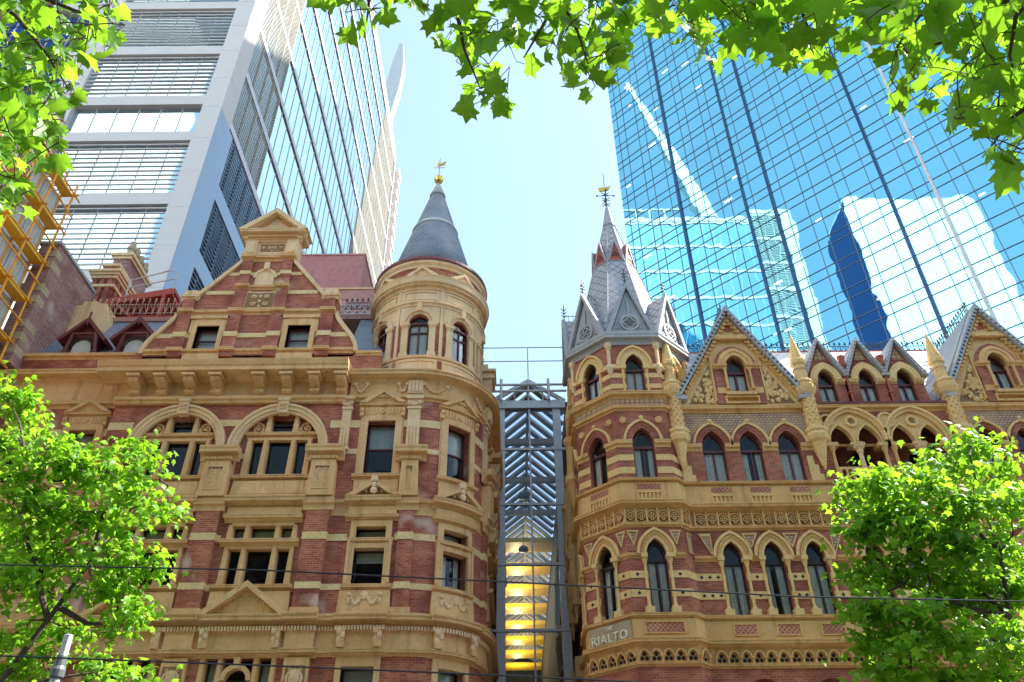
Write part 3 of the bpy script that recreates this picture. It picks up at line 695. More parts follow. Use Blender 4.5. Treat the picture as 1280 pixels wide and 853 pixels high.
for x in (-3.15, -.93, .93, 3.15):
    t.mould(cornice(21.44, 21.7, .28), GC + x - .34, GC + x + .34); t.mould(cornice(23.56, 23.84, .28), GC + x - .34, GC + x + .34)
for x in (-.9, .9): t.mould(cornice(25.0, 25.24, .28), GC + x - .32, GC + x + .32); t.mould(cornice(26.72, 27.04, .34), GC + x - .34, GC + x + .34)
for sg in (-1, 1):
    c = GC + sg * 2
    for s2 in (-1, 1):
        x0, x1 = sorted((c + s2 * .5, c + s2 * .72)); t.box(x0, x1, 21.68, 23.3, -.4, .08); x0, x1 = sorted((c + s2 * .7, c + s2 * .82)); t.box(x0, x1, 22.6, 23.3, 0, .07)
    t.box(c - .5, c + .5, 22.98, 23.34, -.4, .08); t.box(c - .86, c + .86, 23.34, 23.5, 0, .14); t.box(c - .78, c + .78, 21.16, 21.46, 0, .1)
t.build('gable_mouldings', 'stone_left', LB)
t = MB()
for v0, v1 in ((22.35, 22.58),):
    for a, b in ((-4.3, -2.75), (-1.25, 1.25), (2.75, 4.3)): t.box(GC + a, GC + b, v0, v1, -.02, .03)
for v0, v1, wd in ((24.78, 24.98, 2.55), (25.9, 26.08, 1.7)): t.box(GC - wd, GC - .5, v0, v1, -.02, .03); t.box(GC + .5, GC + wd, v0, v1, -.02, .03)
t.build('stone_band', 'band_left', LB)
for x in (-3.15, -.93, .93, 3.15):
    b = MB().box(GC + x - .28, GC + x + .28, 21.3, 23.58, -.02, .14)
    if abs(x) < 2: b.box(GC + x - .26, GC + x + .26, 23.84, 25.02, -.02, .14); b.box(GC + x - .24, GC + x + .24, 25.24, 26.74, -.02, .14)
    else: b.box(GC + x - .26, GC + x + .26, 23.84, 24.45, -.02, .14)
    p = b.build('gable_pilaster', 'brick', LB)
    t = MB().box(GC + x - .29, GC + x + .29, 22.34, 22.59, -.01, .165)
    if abs(x) < 2: t.box(GC + x - .25, GC + x + .25, 25.89, 26.09, -.01, .165)
    t.build('pilaster_band', 'band_left', p)
for sg in (-1, 1): sash(LB, ID, GC + sg * 2 - .5, GC + sg * 2 + .5, 21.76, 22.97, -.3, bars=(.5,), fill=(.0, 1.0))
# niche, relief, aedicule
t = MB(); t.strip(parc(GC - .02, 25.75, .42, .42), parc(GC - .02, 25.75, .55, .55), -.02, .06); t.prism(archpoly(GC - .02, 25.3, 25.75, .42, .42), .0, .03)
t.box(GC - .12, GC + .12, 26.2, 26.6, 0, .16); t.box(GC - .72, GC + .72, 23.92, 24.9, -.02, .05)
t.build('niche', 'stone_pale', LB); MB().box(GC - .62, GC + .62, 23.99, 24.83, 0, .056).box(GC - .56, GC + .56, 27.42, 27.9, -.05, -.034).build('panel_ground', 'stone_recess_shade', LB)
r = MB(); relief(r, GC - .6, GC + .6, 23.98, 24.84, .08, 11); relief(r, GC - .55, GC + .55, 27.42, 27.86, -.01, 4); r.build('carved_panel', 'stone_pale', LB)
t = MB(); t.box(GC - 1.2, GC + 1.2, 27.02, 28.25, -.62, -.04)
for sg in (-1, 1):
    x0, x1 = sorted((GC + sg * .7, GC + sg * 1.24)); t.box(x0, x1, 27.02, 28.2, -.6, .12); t.box(x0 + .1, x1 - .1, 27.25, 27.9, .12, .16)
t.mould(cornice(28.0, 28.22, .2, .0), GC - 1.35, GC + 1.35); t.mould(cornice(28.22, 28.5, .46, .0), GC - 1.55, GC + 1.55); t.box(GC - 1.5, GC + 1.5, 28.25, 28.5, -.75, 0)
t.prism([(GC - 1.4, 28.5), (GC + 1.4, 28.5), (GC, 29.5)], -.7, .08)
for sg in (-1, 1): t.prism([(GC + sg * 1.66, 28.5), (GC, 29.86), (GC, 29.58), (GC + sg * 1.2, 28.56), (GC + sg * 1.2, 28.5)], -.72, .46 + sg * .001)
o = t.build('aedicule', 'stone_pale', LB)
t = MB(); dentils(t, GC - 1.2, GC + 1.2, 28.12, 28.2, .2, .3, .1)
for sg in (-1, 1):
    for k in range(9):
        f = .1 + k * .085; x = GC + sg * 1.25 * (1 - f); y = 28.46 + .95 * f; t.box(x - .03, x + .03, y - .02, y + .06, .08, .2)
t.prism([(GC - .34, 28.62), (GC + .34, 28.62), (GC, 28.9)], .08, .11)
t.build('dentils', 'stone_left', o)
# mansard roof either side of the gable, cresting
for a, b in ((-24, -15.4), (-7.4, -5.2)):
    MB().add([(a, .2, 21.5), (b, .2, 21.5), (b, -2.2, 25.7), (a, -2.2, 25.7), (a, -.4, 21.4), (b, -.4, 21.4), (b, -3.2, 25.6), (a, -3.2, 25.6)], [(0, 1, 2, 3), (4, 7, 6, 5), (0, 4, 5, 1), (1, 5, 6, 2), (2, 6, 7, 3), (3, 7, 4, 0)]).build('mansard_roof', 'slate_blue', LB, planar(0, .9))
MB().box(-24, -5.2, 25.65, 25.9, -6, -3.0).build('roof_slab', 'pink_pale', LB)
def cresting(parent, name, mat, p0, p1, h, p, mat2=None):
    t = MB(); p0 = Vector(p0); p1 = Vector(p1); n = max(2, int((p1 - p0).length / p)); up = Vector((0, 0, 1)); ax = (p1 - p0).normalized()
    for v in (.08, .62): t.bar(p0 + up * h * v, p1 + up * h * v, .018, 4)
    for i in range(n + 1):
        q = p0 + (p1 - p0) * (i / n)
        t.bar(q, q + up * h, .026, 4, .012)
        t.blob(q + up * h * .92, .06, (.8, .8, 1.5)); t.bar(q + up * h * .8 - ax * .07, q + up * h * .8 + ax * .07, .02, 4)
        if i < n:
            c = q + ax * (p1 - p0).length / n / 2
            t.bar(q + up * h * .1, c + up * h * .6, .012, 4); t.bar(q + ax * (p1 - p0).length / n + up * h * .1, c + up * h * .6, .012, 4)
            t.blob(c + up * h * .62, .035)
    return t.build(name, mat, parent)
cresting(LB, 'roof_cresting', 'cresting_cream', (-20.6, -2.6, 25.75), (-16.0, -2.6, 25.75), 1.0, .3)
cresting(LB, 'roof_cresting', 'iron', (-8.1, -2.6, 25.9), (-6.0, -2.6, 25.9), .7, .25)
# dormers with bargeboards on the left roof
for c, w, base in ((-19.25, 1.0, 22.3), (-16.9, .95, 22.3)):
    f = planar(c, 1.0)
    t = MB().box(-.62, .62, base - .6, base + .95, -1.8, -.02); t.prism([(-.9, base + .85), (.9, base + .85), (0, base + 1.75)], -1.8, -.03); o = t.build('dormer', 'timber_maroon', LB, f)
    t = MB()
    for sg in (-1, 1): t.prism([(sg * 1.12, base + .62), (0, base + 1.86), (0, base + 1.62), (sg * 1.0, base + .52)], -1.9, .3 + sg * .002)
    for sg in (-1, 1): t.beam((sg * .7, .1, base - .1), (sg * .52, .22, base + .95), .12, .12)
    t.bar((0, .26, base + 1.4), (0, .26, base + 2.15), .05); t.beam((-.55, .2, base + .95), (.55, .2, base + .95), .1, .1)
    t.build('bargeboard', 'timber_maroon', o, f)
    t = MB().strip(parc(0, base + .3, .42, .42), parc(0, base + .3, .52, .52), -.04, .1); t.build('window_frame', 'timber_dark', o, f)
    MB().prism(archpoly(0, base - .1, base + .3, .42, .42), -.01, .03).build('pane', 'blind', o, f)
# turret ------------------------------------------------------------
wc = [-DR * radians(93), -DR * radians(48), -DR * radians(3), DR * radians(42), DR * radians(87)]
th = [archpoly(c, 21.5, 23.2, .46, .46) for c in wc]
hc = DR * pi
MB().wall([(-hc, 20.4), (hc, 20.4), (hc, 26.6), (-hc, 26.6)], th, 0, .3).build('turret_wall', 'brick', LB, FT)
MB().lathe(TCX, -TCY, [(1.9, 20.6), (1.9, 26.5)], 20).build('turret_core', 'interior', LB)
t = MB()
t.mould(cornice(20.5, 20.75, .12), -hc, hc); t.mould(cornice(21.26, 21.46, .14), -hc, hc); t.mould([(-.05, 24.2), (.08, 24.2), (.1, 24.3), (.18, 24.36), (.18, 24.46), (-.05, 24.46)], -hc, hc)
t.mould([(-.02, 24.46), (.035, 24.46), (.035, 25.2), (-.02, 25.2)], -hc, hc)
t.mould([(-.05, 25.16), (.08, 25.16), (.1, 25.26), (.16, 25.3), (.18, 25.42), (.3, 25.5), (.33, 25.7), (.38, 25.82), (-.05, 25.9)], -hc, hc)
t.mould([(-.05, 26.5), (.08, 26.5), (.1, 26.62), (.2, 26.72), (.22, 26.84), (-.05, 26.84)], -hc, hc)
o = t.build('turret_mouldings', 'stone_pale', LB, FT)
t = MB(); dentils(t, -hc, hc, 25.3, 25.42, .12, .24, .12); t.build('dentils', 'stone_left', o, FT)
MB().mould([(-.5, 26.84), (.24, 26.84), (.27, 26.92), (.24, 27.08), (-.5, 27.2)], -hc, hc).build('turret_gutter', 'timber_maroon', LB, FT)
for c in wc:
    t = MB()
    for sg in (-1, 1):
        x0, x1 = sorted((c + sg * .46, c + sg * .74)); t.box(x0, x1, 21.46, 23.1, -.02, .1); t.box(x0 - .06, x1 + .06, 23.1, 23.28, -.02, .16); t.box(x0 - .02, x1 + .02, 23.02, 23.1, -.02, .13); t.box(x0 - .04, x1 + .04, 21.46, 21.66, -.02, .14)
    t.strip(parc(c, 23.28, .46, .46), parc(c, 23.28, .68, .68), -.3, .09); t.strip(parc(c, 23.28, .58, .58), parc(c, 23.28, .74, .74), .0, .14)
    t.wall([(c - .9, 23.29), (c - .9, 24.2), (c + .9, 24.2), (c + .9, 23.29), (c + .73, 23.29)] + parc(c, 23.29, .73, .73)[::-1][1:-1] + [(c - .73, 23.29)], [], .05, .06)
    t.box(c - .1, c + .1, 23.85, 24.28, 0, .22)
    t.box(c - .88, c + .88, 20.7, 21.28, -.02, .1); t.box(c - .82, c + .82, 20.76, 20.82, .1, .14); t.box(c - .82, c + .82, 21.14, 21.2, .1, .14); t.box(c - .82, c - .76, 20.82, 21.14, .1, .14); t.box(c + .76, c + .82, 20.82, 21.14, .1, .14)
    t.box(c - .78, c + .78, 24.58, 24.64, 0, .08); t.box(c - .78, c + .78, 25.0, 25.06, 0, .08); t.box(c - .78, c - .72, 24.64, 25.0, 0, .08); t.box(c + .72, c + .78, 24.64, 25.0, 0, .08)
    t.box(c - 1.06, c - .96, 21.46, 25.16, 0, .07); t.box(c + .96, c + 1.06, 21.46, 25.16, 0, .07)
    t.prism([(c - .75, 25.9), (c + .75, 25.9), (c, 26.42)], -.02, .1); t.box(c - .8, c + .8, 25.86, 25.96, 0, .16); t.prism([(c - .8, 25.93), (c, 26.5), (c, 26.36), (c - .5, 25.93)], 0, .2); t.prism([(c + .8, 25.93), (c, 26.5), (c, 26.36), (c + .5, 25.93)], 0, .2); t.blob((c, .12, 26.5), .1)
    t.build('turret_window_surround', 'stone_pale', LB, FT)
    sash(LB, FT, c - .45, c + .45, 21.5, 23.74, -.12, bars=(.72,), ubars=(.5,), arch=(23.28, .45), fill=(.48, .48), fillmat='curtain')
t = MB(); t.lathe(TCX, -TCY, [(2.22, 27.15), (1.76, 28.85), (1.14, 31.1), (.62, 33.0), (.2, 34.5), (.02, 34.9)], 40); t.build('turret_roof', 'slate_blue', LB, smooth=True, uvf=lambda c: (2.0 * atan2(c.x - TCX, -(c.y - TCY)), c.z))
t = MB(); t.lathe(TCX, -TCY, [(1.2, 30.93), (1.22, 31.03), (1.12, 31.25), (1.1, 31.23)], 40); t.lathe(TCX, -TCY, [(.42, 33.85), (.44, 33.9), (.06, 34.98), (.05, 35.0)], 20); t.build('cone_flashing', 'lead', LB, smooth=True)
t = MB(); t.lathe(TCX, -TCY, [(.05, 34.9), (.22, 35.1), (.26, 35.28), (.2, 35.46), (.06, 35.58)], 14); t.bar((TCX, -TCY, 35.5), (TCX, -TCY, 37.0), .025)
t.prism([(TCX - .1, 36.35), (TCX + .3, 36.5), (TCX + .36, 36.8), (TCX + .1, 36.62), (TCX - .12, 36.62)], -TCY - .02, -TCY + .02); t.bar((TCX - .3, -TCY, 36.25), (TCX + .3, -TCY, 36.25), .018)
t.build('weathervane', 'gold', LB)
# two pale parapet stacks behind the turret on the gap side
t = MB()
for y0, top in ((4.6, 23.6), (7.5, 22.6)):
    t.box(-2.1, -1.0, 20.2, top, -y0 - 1.0, -y0);
    t.box(-2.2, -.86, top - .5, top - .3, -y0 - 1.1, -y0 + .1); t.box(-2.25, -.8, top - .12, top + .02, -y0 - 1.14, -y0 + .14); t.box(-1.9, -1.2, top + .02, top + .5, -y0 - .8, -y0 - .2)
    t.box(-2.2, -.88, 20.9, 21.1, -y0 - 1.1, -y0 + .1)
t.build('parapet_stack', 'stone_pale', LB)
# ================================================================== THINGS BEHIND THE LEFT BUILDING
t = thing('penthouse_block', 'plain pink rendered rooftop block behind the gable and the cone turret', 'rooftop block', (-10.5, 11, 25.9))
MB().box(-13.8, -8.85, 25.9, 34.4, -13, -8).build('block_wall', 'pink_render', t)
MB().box(-13.85, -8.8, 34.4, 34.5, -13.05, -7.95).build('coping', 'pink_pale', t)
MB().box(-12.6, -7.4, 25.9, 30.2, -7.99, -6.2).build('lower_wall', 'pink_pale', t)
MB().box(-12.65, -7.35, 30.2, 30.3, -8.0, -6.15).build('coping', 'stone_pale', t)
q = MB().box(-12.55, -7.45, 28.2, 28.3, -6.2, -6.1)
for i in range(12):
    x = -12.4 + i * .42
    q.bar((x, -6.15, 28.45), (x + .42, -6.15, 29.0), .025, 4); q.bar((x, -6.15, 29.0), (x + .42, -6.15, 28.45), .025, 4)
q.bar((-12.5, -6.15, 28.42), (-7.4, -6.15, 28.42), .03, 4); q.bar((-12.5, -6.15, 29.03), (-7.4, -6.15, 29.03), .03, 4)
q.build('railing', 'steel_grey', t)
# brick party wall with cream quoins
t = thing('party_wall', 'weathered purple brick party wall rising beside the orange scaffold', 'wall', (-21.6, 2, 20))
f = planar(-21.25, 0, pi / 2)
MB().prism([(-.3, 21), (8, 21), (8, 24.2), (4.6, 25.0), (3.4, 27.7), (-.3, 27.7)], -.9, 0).build('wall', 'brick_party', t, f)
q = MB()
for k in range(9):
    if k in (3, 6): continue
    w_ = (.3, .12, .42, .16, .25)[k % 5]; q.box(-.34, w_, 21.5 + k * .68, 21.9 + k * .68, -.5, .015)
q.build('quoin', 'sign_stone', t, f)
q = MB().box(-.4, 3.5, 27.7, 27.85, -1.0, .08); q.prism([(3.3, 27.7), (3.5, 27.85), (4.8, 25.1), (4.6, 25.0)], -1, .07); q.build('coping', 'lead', t, f)
q = MB()
for k in range(12): q.box(.9 + k * .36, 1.35 + k * .36, 22.0 + k * .24, 22.14 + k * .24, 0, .12)
q.build('step_flashing', 'stone_pale', t, f)
# chimney stack
t = thing('chimney_stack', 'ribbed red brick chimney stack with stone cap behind the roof dormers', 'chimney', (-20.6, 4.6, 25))
f = planar(-21.05, 3.5)
MB().box(-.55, .5, 24, 29.0, -1.7, 0).build('shaft', 'brick', t, f)
q = MB()
for x in (-.5, -.12, .26): q.box(x - .03, x + .17, 26.2, 28.7, 0, .14)
for y in (-.3, -.85, -1.4): q.box(.5, .64, 26.2, 28.7, y - .12, y + .12)
q.build('rib', 'brick', t, f)
q = MB()
for v0, e in ((28.2, .16), (28.8, .14), (28.98, .22), (29.14, .3)): q.box(-.55 - e, .5 + e, v0, v0 + .16, -1.7 - e, e)
q.build('cap', 'stone_pale', t, f); MB().box(-.4, .35, 29.3, 29.8, -1.5, -.15).build('upper_shaft', 'brick', t, f)
MB().box(-.5, .45, 29.8, 29.95, -1.6, -.05).build('upper_cap', 'stone_pale', t, f)
t = thing('chimney_stack', 'taller brick chimney with a row of pale clay pots, behind the ribbed stack', 'chimney', (-19.8, 6.6, 25))
f = planar(-21.8, 5.4)
MB().box(-.45, .45, 24, 31.9, -2.4, 0).build('shaft', 'brick_party', t, f)
q = MB(); q.box(-.52, .52, 31.9, 32.1, -2.5, .08); q.box(-.62, .62, 32.1, 32.3, -2.6, .16); q.build('cap', 'stone_pale', t, f)
for k, (x, y) in enumerate(((.15, -.3), (.15, -.9), (.15, -1.5), (.15, -2.1))): MB().lathe(x, y, [(.24, 32.3), (.18, 32.8), (.25, 32.85), (.25, 33.0), (.18, 33.05), (.17, 33.4)], 10).build('chimney_pot', 'sign_stone', t, f)
t = thing('stair_head', 'cream rendered shaped parapet block between the brick party wall and the chimney', 'parapet', (-20.8, 2.6, 24))
f = planar(-21.1, 2.4)
MB().prism([(-.2, 23.6), (1.7, 23.6), (1.7, 25.2), (1.5, 25.8), (1.3, 26.3), (.9, 26.3), (.8, 26.45), (.2, 26.45), (.1, 26.2), (-.2, 26.2)], -1.2, 0).build('parapet_block', 'stone_pale', t, f)
# red steel canopy with pipe railing
t = thing('roof_canopy', 'red painted steel canopy with a grey pipe railing on the left roof', 'canopy', (-18.5, 5, 26))
q = MB().add([(-20.6, -3.5, 27.3), (-17.3, -3.5, 28.0), (-17.3, -6.4, 28.0), (-20.6, -6.4, 27.3), (-20.6, -3.5, 27.5), (-17.3, -3.5, 28.2), (-17.3, -6.4, 28.2), (-20.6, -6.4, 27.5)], [(0, 1, 2, 3), (4, 7, 6, 5), (0, 4, 5, 1), (1, 5, 6, 2), (2, 6, 7, 3), (3, 7, 4, 0)])
q.build('canopy_deck', 'red_steel', t)
q = MB()
for i in range(6): q.beam((-20.4 + i * .6, -3.55, 27.22 + i * .127), (-20.4 + i * .6, -6.3, 27.22 + i * .127), .08, .16)
q.beam((-20.6, -3.5, 27.2), (-17.3, -3.5, 27.9), .12, .3); q.beam((-20.2, -3.5, 25.8), (-20.2, -3.5, 27.3), .16, .16); q.beam((-17.7, -3.5, 25.8), (-17.7, -3.5, 27.8), .16, .16); q.beam((-20.2, -3.5, 27.3), (-18.6, -3.5, 25.9), .12, .12)
q.box(-20.4, -16.4, 25.9, 26.8, -4.2, -4.0); q.build('canopy_frame', 'red_steel', t)
q = MB(); pts = [(-19.7, -3.5, 27.6), (-19.7, -3.5, 28.7), (-17.7, -3.5, 29.4), (-17.4, -3.5, 29.2), (-17.35, -3.5, 28.1)]
for a, b in zip(pts, pts[1:]): q.bar(a, b, .035)
q.bar((-19.7, -3.5, 28.2), (-17.4, -3.5, 28.8), .03); q.build('railing', 'steel_grey', t)
# scaffolded building at the far left
t = thing('scaffolded_building', 'pale building wrapped in orange scaffold at the left edge', 'building', (-27, -5, 0))
SX = -21.45; f = planar(SX, -16, pi / 2)          # its side wall, u = distance from Y=-16
MB().box(-38, SX - .75, 0, 30.6, .5, 7.0).build('wall', 'window_white', t)
for k in range(8):
    for j in range(4):
        q = MB(); a = 9.3 + j * 1.62; z = 13.6 + k * 2.2
        q.box(a, a + 1.3, z, z + 1.65, -.72, -.66); o = q.build('window', 'window_white', t, f)
        q = MB()
        for i in range(5): q.box(a + .08 + i * .25, a + .24 + i * .25, z + .12, z + 1.5, -.66, -.64)
        q.build('blind', 'blind', o, f)
for k in range(9):
    q = MB().box(8.8, 15.5, 13.1 + k * 2.2, 13.22 + k * 2.2, -.6, -.1); q.build('scaffold_deck', 'scaf_board', t, f)
q = MB()
for i in range(5):
    u = 9.0 + i * 1.6
    q.bar((u, 0, 8), (u, 0, 32.0 if i < 4 else 31.4), .055, 6); q.bar((u, -.62, 8), (u, -.62, 31.6), .05, 6)
for k in range(17):
    v = 13.1 + k * 1.1
    q.bar((8.6, .06, v), (15.9, .06, v), .045, 5)
    if k % 2 == 0:
        for i in range(5): q.bar((9.0 + i * 1.6, -.7, v), (9.0 + i * 1.6, .25, v), .042, 5)
for z in (31.0, 31.7): q.bar((11, .06, z), (14.4, .06, z), .045, 5); q.bar((14.0, .06, z), (14.0, -3, z), .045, 5)
for i in range(5):
    for k in range(17): q.blob((9.0 + i * 1.6, .05, 13.1 + k * 1.1), .085)
q.build('scaffold_tube', 'scaffold', t, f)
# ================================================================== THE RIGHT GOTHIC BUILDING
RB = thing('gothic_corner_building', 'striped brick and ochre stone Gothic building with pointed arches and a white slated spire', 'building', (12, 0.5, 0))
FY = .4                                            # main facade depth
FR = planar(0, FY)
OC = (5.15, 2.47); OA = 2.47; OW = 1.024
def octf(k, ap=OA):
    ph = k * pi / 4; return planar(OC[0] + sin(ph) * ap, OC[1] - cos(ph) * ap, ph)
OF = {k: octf(k) for k in range(-2, 4)}
def ledge(name, mat, prof, ks=(-2, -1, 0, 1), main=True, u0=6.3, u1=25, parent=None):
    o = None
    t = MB()
    for k in ks:
        # the profile follows the octagon: ends are mitred so neighbouring faces meet
        n = len(prof); tt = math.tan(pi / 8)
        q = [(-OW - p[0] * tt, p[0], p[1]) for p in prof] + [(OW + p[0] * tt, p[0], p[1]) for p in prof]
        fs = [(i, (i + 1) % n, (i + 1) % n + n, i + n) for i in range(n)]
        fr = OF[k]; w_ = [fr(*x) for x in q]
        t.add([(x, -y, z) for x, y, z in w_], fs)
    o = t.build(name, mat, parent or RB)
    if main: MB().mould(prof, u0, u1).build(name, mat, parent or RB, FR)
    return o
# main walls: three bays
w1 = [8.0, 9.5, 11.03]; w3 = [19.1, 20.6, 22.1]; dm = [13.28, 15.0, 16.62]
hol = []
for c in w1 + w3:
    hol += [archpoly(c, 10.27, 12.38, .36, .6), archpoly(c, 15.36, 16.98, .44, .68)]
lc = [13.76, 16.24]
for c in lc:
    hol.append(archpoly(c, 15.4, 17.12, 1.12, 1.35))
for c in [13.2, 14.7, 16.2, 17.5]: hol.append(archpoly(c, 10.27, 12.38, .36, .6))
for c in (8.35, 10.6, 13.6, 16.4, 19.9, 22.4): hol.append(archpoly(c, 4.5, 7.4, .75, .8))
MB().wall([(6.3, 0), (25, 0), (25, 18.6), (6.3, 18.6)], hol, 0, .5).build('wall', 'brick_right', RB, FR)
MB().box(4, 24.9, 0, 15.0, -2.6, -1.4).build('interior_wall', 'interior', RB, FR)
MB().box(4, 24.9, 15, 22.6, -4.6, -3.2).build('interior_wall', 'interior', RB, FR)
MB().box(2.9, 24.9, 0, 19, -64, -5.8).build('rear_block', 'brick_right', RB, FR)
MB().box(6.2, 24.9, 18.7, 18.9, -5, -.3).build('ceiling_slab', 'interior', RB, FR)
# octagon walls
for k in (-2, -1, 0, 1):
    h = [archpoly(0, 10.27, 12.38, .36, .6), archpoly(0, 15.3, 16.98, .42, .66)] if k < 1 else []
    h.append(archpoly(0, 19.3, 20.62, .38, .6))
    MB().wall([(-OW, 0), (OW, 0), (OW, 22.1), (-OW, 22.1)], h, 0, .35).build('tower_wall', 'brick_right', RB, OF[k])
for k in (2, 3): MB().wall([(-OW, 18), (OW, 18), (OW, 22.1), (-OW, 22.1)], [], 0, .3).build('tower_wall', 'brick_right', RB, OF[k])
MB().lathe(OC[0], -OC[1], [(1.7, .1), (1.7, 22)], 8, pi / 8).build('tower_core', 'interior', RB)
# mouldings shared by the tower and the facade
P_ = lambda a, b, d: cornice(a, b, d)
ledge('string_course', 'stone_right', P_(10.07, 10.25, .2)); ledge('string_course', 'stone_right', P_(9.14, 9.4, .3))
ledge('apron', 'stone_right', [(-.02, 9.4), (.08, 9.4), (.08, 10.07), (-.02, 10.07)])
ledge('trefoil_back', 'stone_right', [(-.02, 8.62), (.05, 8.62), (.05, 9.14), (-.02, 9.14)]); ledge('string_course', 'stone_right', P_(8.5, 8.64, .16))
ledge('string_course', 'stone_right', P_(13.42, 13.56, .14)); ledge('quatrefoil_back', 'stone_right', [(-.02, 13.56), (.04, 13.56), (.04, 14.14), (-.02, 14.14)])
ledge('cornice', 'stone_right', P_(14.14, 14.4, .36)); ledge('dado', 'stone_right', [(-.02, 14.4), (.1, 14.4), (.1, 15.2), (-.02, 15.2)]); ledge('string_course', 'stone_right', P_(15.2, 15.36, .22))
ledge('string_course', 'stone_right', P_(18.42, 18.62, .16), main=False); ledge('tile_frieze', 'tile_square', [(-.02, 18.62), (.03, 18.62), (.03, 19.0), (-.02, 19.0)], main=False, ks=(-2, -1, 0, 1))
ledge('sill_cornice', 'stone_right', P_(18.98, 19.26, .28), main=False)
MB().mould(P_(18.5, 18.78, .22), 6.5, 25).build('string_course', 'stone_right', RB, FR)
ledge('eaves', 'lead', P_(21.72, 22.2, .34), ks=(-2, -1, 0, 1, 2, 3), main=False)
# repeated bands: trefoil arcade and quatrefoils
def trefoils(fr, u0, u1):
    n = max(1, round((u1 - u0) / .42)); p = (u1 - u0) / n; t = MB(); s_ = MB()
    for i in range(n):
        c = u0 + (i + .5) * p
        t.strip(parc(c, 8.82, p * .36, p * .5, 0, 5), parc(c, 8.82, p * .5, p * .62, 0, 5), .05, .16); t.box(c - p * .5 - .025, c - p * .5 + .025, 8.6, 8.84, .05, .14)
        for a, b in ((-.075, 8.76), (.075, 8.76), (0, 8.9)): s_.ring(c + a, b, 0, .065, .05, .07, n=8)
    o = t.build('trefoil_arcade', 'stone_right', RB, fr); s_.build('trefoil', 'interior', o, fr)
def quatre(fr, u0, u1):
    n = max(1, round((u1 - u0) / .43)); p = (u1 - u0) / n; t = MB(); s_ = MB()
    for i in range(n):
        c = u0 + (i + .5) * p
        t.box(c - p / 2 - .03, c - p / 2 + .03, 13.56, 14.14, .04, .14)
        for a in range(4):
            t.ring(c + .07 * cos(a * pi / 2), 13.82 + .07 * sin(a * pi / 2), .05, .085, .04, .13, n=8)
        t.strip(parc(c, 13.86, p * .42, p * .42, 0, 4), parc(c, 13.86, p * .5, p * .5, 0, 4), .04, .12)
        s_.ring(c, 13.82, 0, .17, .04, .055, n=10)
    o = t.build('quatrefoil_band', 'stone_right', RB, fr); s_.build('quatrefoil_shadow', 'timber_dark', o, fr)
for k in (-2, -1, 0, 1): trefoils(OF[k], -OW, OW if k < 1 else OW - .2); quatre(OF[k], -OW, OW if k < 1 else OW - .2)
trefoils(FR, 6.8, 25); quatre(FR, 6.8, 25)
def lattice(fr, u0, u1, v0, v1, d=.08, mat='tile_lattice'):
    t = MB(); t.box(u0 - .05, u1 + .05, v0 - .04, v0, d, d + .04); t.box(u0 - .05, u1 + .05, v1, v1 + .04, d, d + .04); t.box(u0 - .05, u0, v0, v1, d, d + .04); t.box(u1, u1 + .05, v0, v1, d, d + .04)
    o = t.build('panel_frame', 'stone_right', RB, fr); MB().box(u0, u1, v0, v1, d - .02, d + .006).build('lattice_panel', mat, o, fr)
def pierced(fr, u0, u1):
    t = MB(); n = int((u1 - u0) / .14)
    t.box(u0, u1, 14.46, 14.52, .1, .16); t.box(u0, u1, 14.76, 14.81, .1, .16)
    for i in range(n + 1): t.box(u0 + i * (u1 - u0) / n - .025, u0 + i * (u1 - u0) / n + .025, 14.52, 14.76, .1, .15)
    t.build('pierced_band', 'band_right', RB, fr)
    MB().box(u0, u1, 14.92, 15.14, .09, .106).build('lattice_panel', 'tile_lattice', RB, fr)
# gothic window sets
def gwin_low(fr, c, cols=True):
    t = MB(); v0, vs_, w_, h_ = 10.27, 12.38, .36, .6
    t.strip(parc(c, vs_, w_, h_), parc(c, vs_, w_, h_, .33), -.3, .1); t.strip(parc(c, vs_, w_, h_, .26), parc(c, vs_, w_, h_, .36), .1, .17)
    for sg in (-1, 1):
        if cols:
            x = c + sg * (w_ + .1); t.lathe(x, .05, [(.1, 10.27), (.1, 10.5), (.06, 10.56), (.05, 12.0), (.1, 12.16), (.11, 12.24)], 8)
            t.box(x - .16, x + .16, 10.25, 10.46, -.1, .2)
            x0, x1 = sorted((c + sg * (w_ - .01), c + sg * (w_ + .2))); t.box(x0 - .02, x1 + .1 if sg > 0 else x1, 12.24, 12.4, -.3, .19)
    t.build('window_arch', 'band_right', RB, fr)
    t = MB(); A = parc(c, vs_, w_, h_, .17, 12)
    for x, y in A[1:-1]: t.blob((x, .11, y), .055, (1, .9, 1))
    t.build('arch_beads', 'stone_right', RB, fr)
    return sash(RB, fr, c - .36, c + .36, 10.27, 12.9, -.2, mat='timber_dark', bars=(), ubars=(.5,), arch=(12.2, .72), trans=False, fill=((.42, .42), (.5, .5), (.3, .46))[int(abs(c) * 5) % 3], fillmat='curtain')
def gwin_mid(fr, c, w_=.44):
    t = MB(); vs_, h_ = 16.98, .68 * w_ / .44
    t.strip(parc(c, vs_, w_, h_, .27), parc(c, vs_, w_, h_, .36), -.02, .14)
    t.blob((c, .14, vs_ + h_ + .42), .1, (1, .6, 1)); t.build('hood_mould', 'band_right', RB, fr)
    t = MB(); t.strip(parc(c, vs_, w_ - .0, h_), parc(c, vs_, w_, h_, .27), -.1, .06); t.strip(parc(c, vs_, w_, h_, .1), parc(c, vs_, w_, h_, .16), .06, .09); t.build('brick_arch', 'brick_right', RB, fr)
    return sash(RB, fr, c - w_, c + w_, 15.36, 17.6, -.2, mat='timber_red', bars=(), ubars=(.5,), arch=(16.82, h_ + .12), fill=((.36, .3), (.5, .42), (.5, .5))[int(abs(c) * 7) % 3], fillmat='curtain')
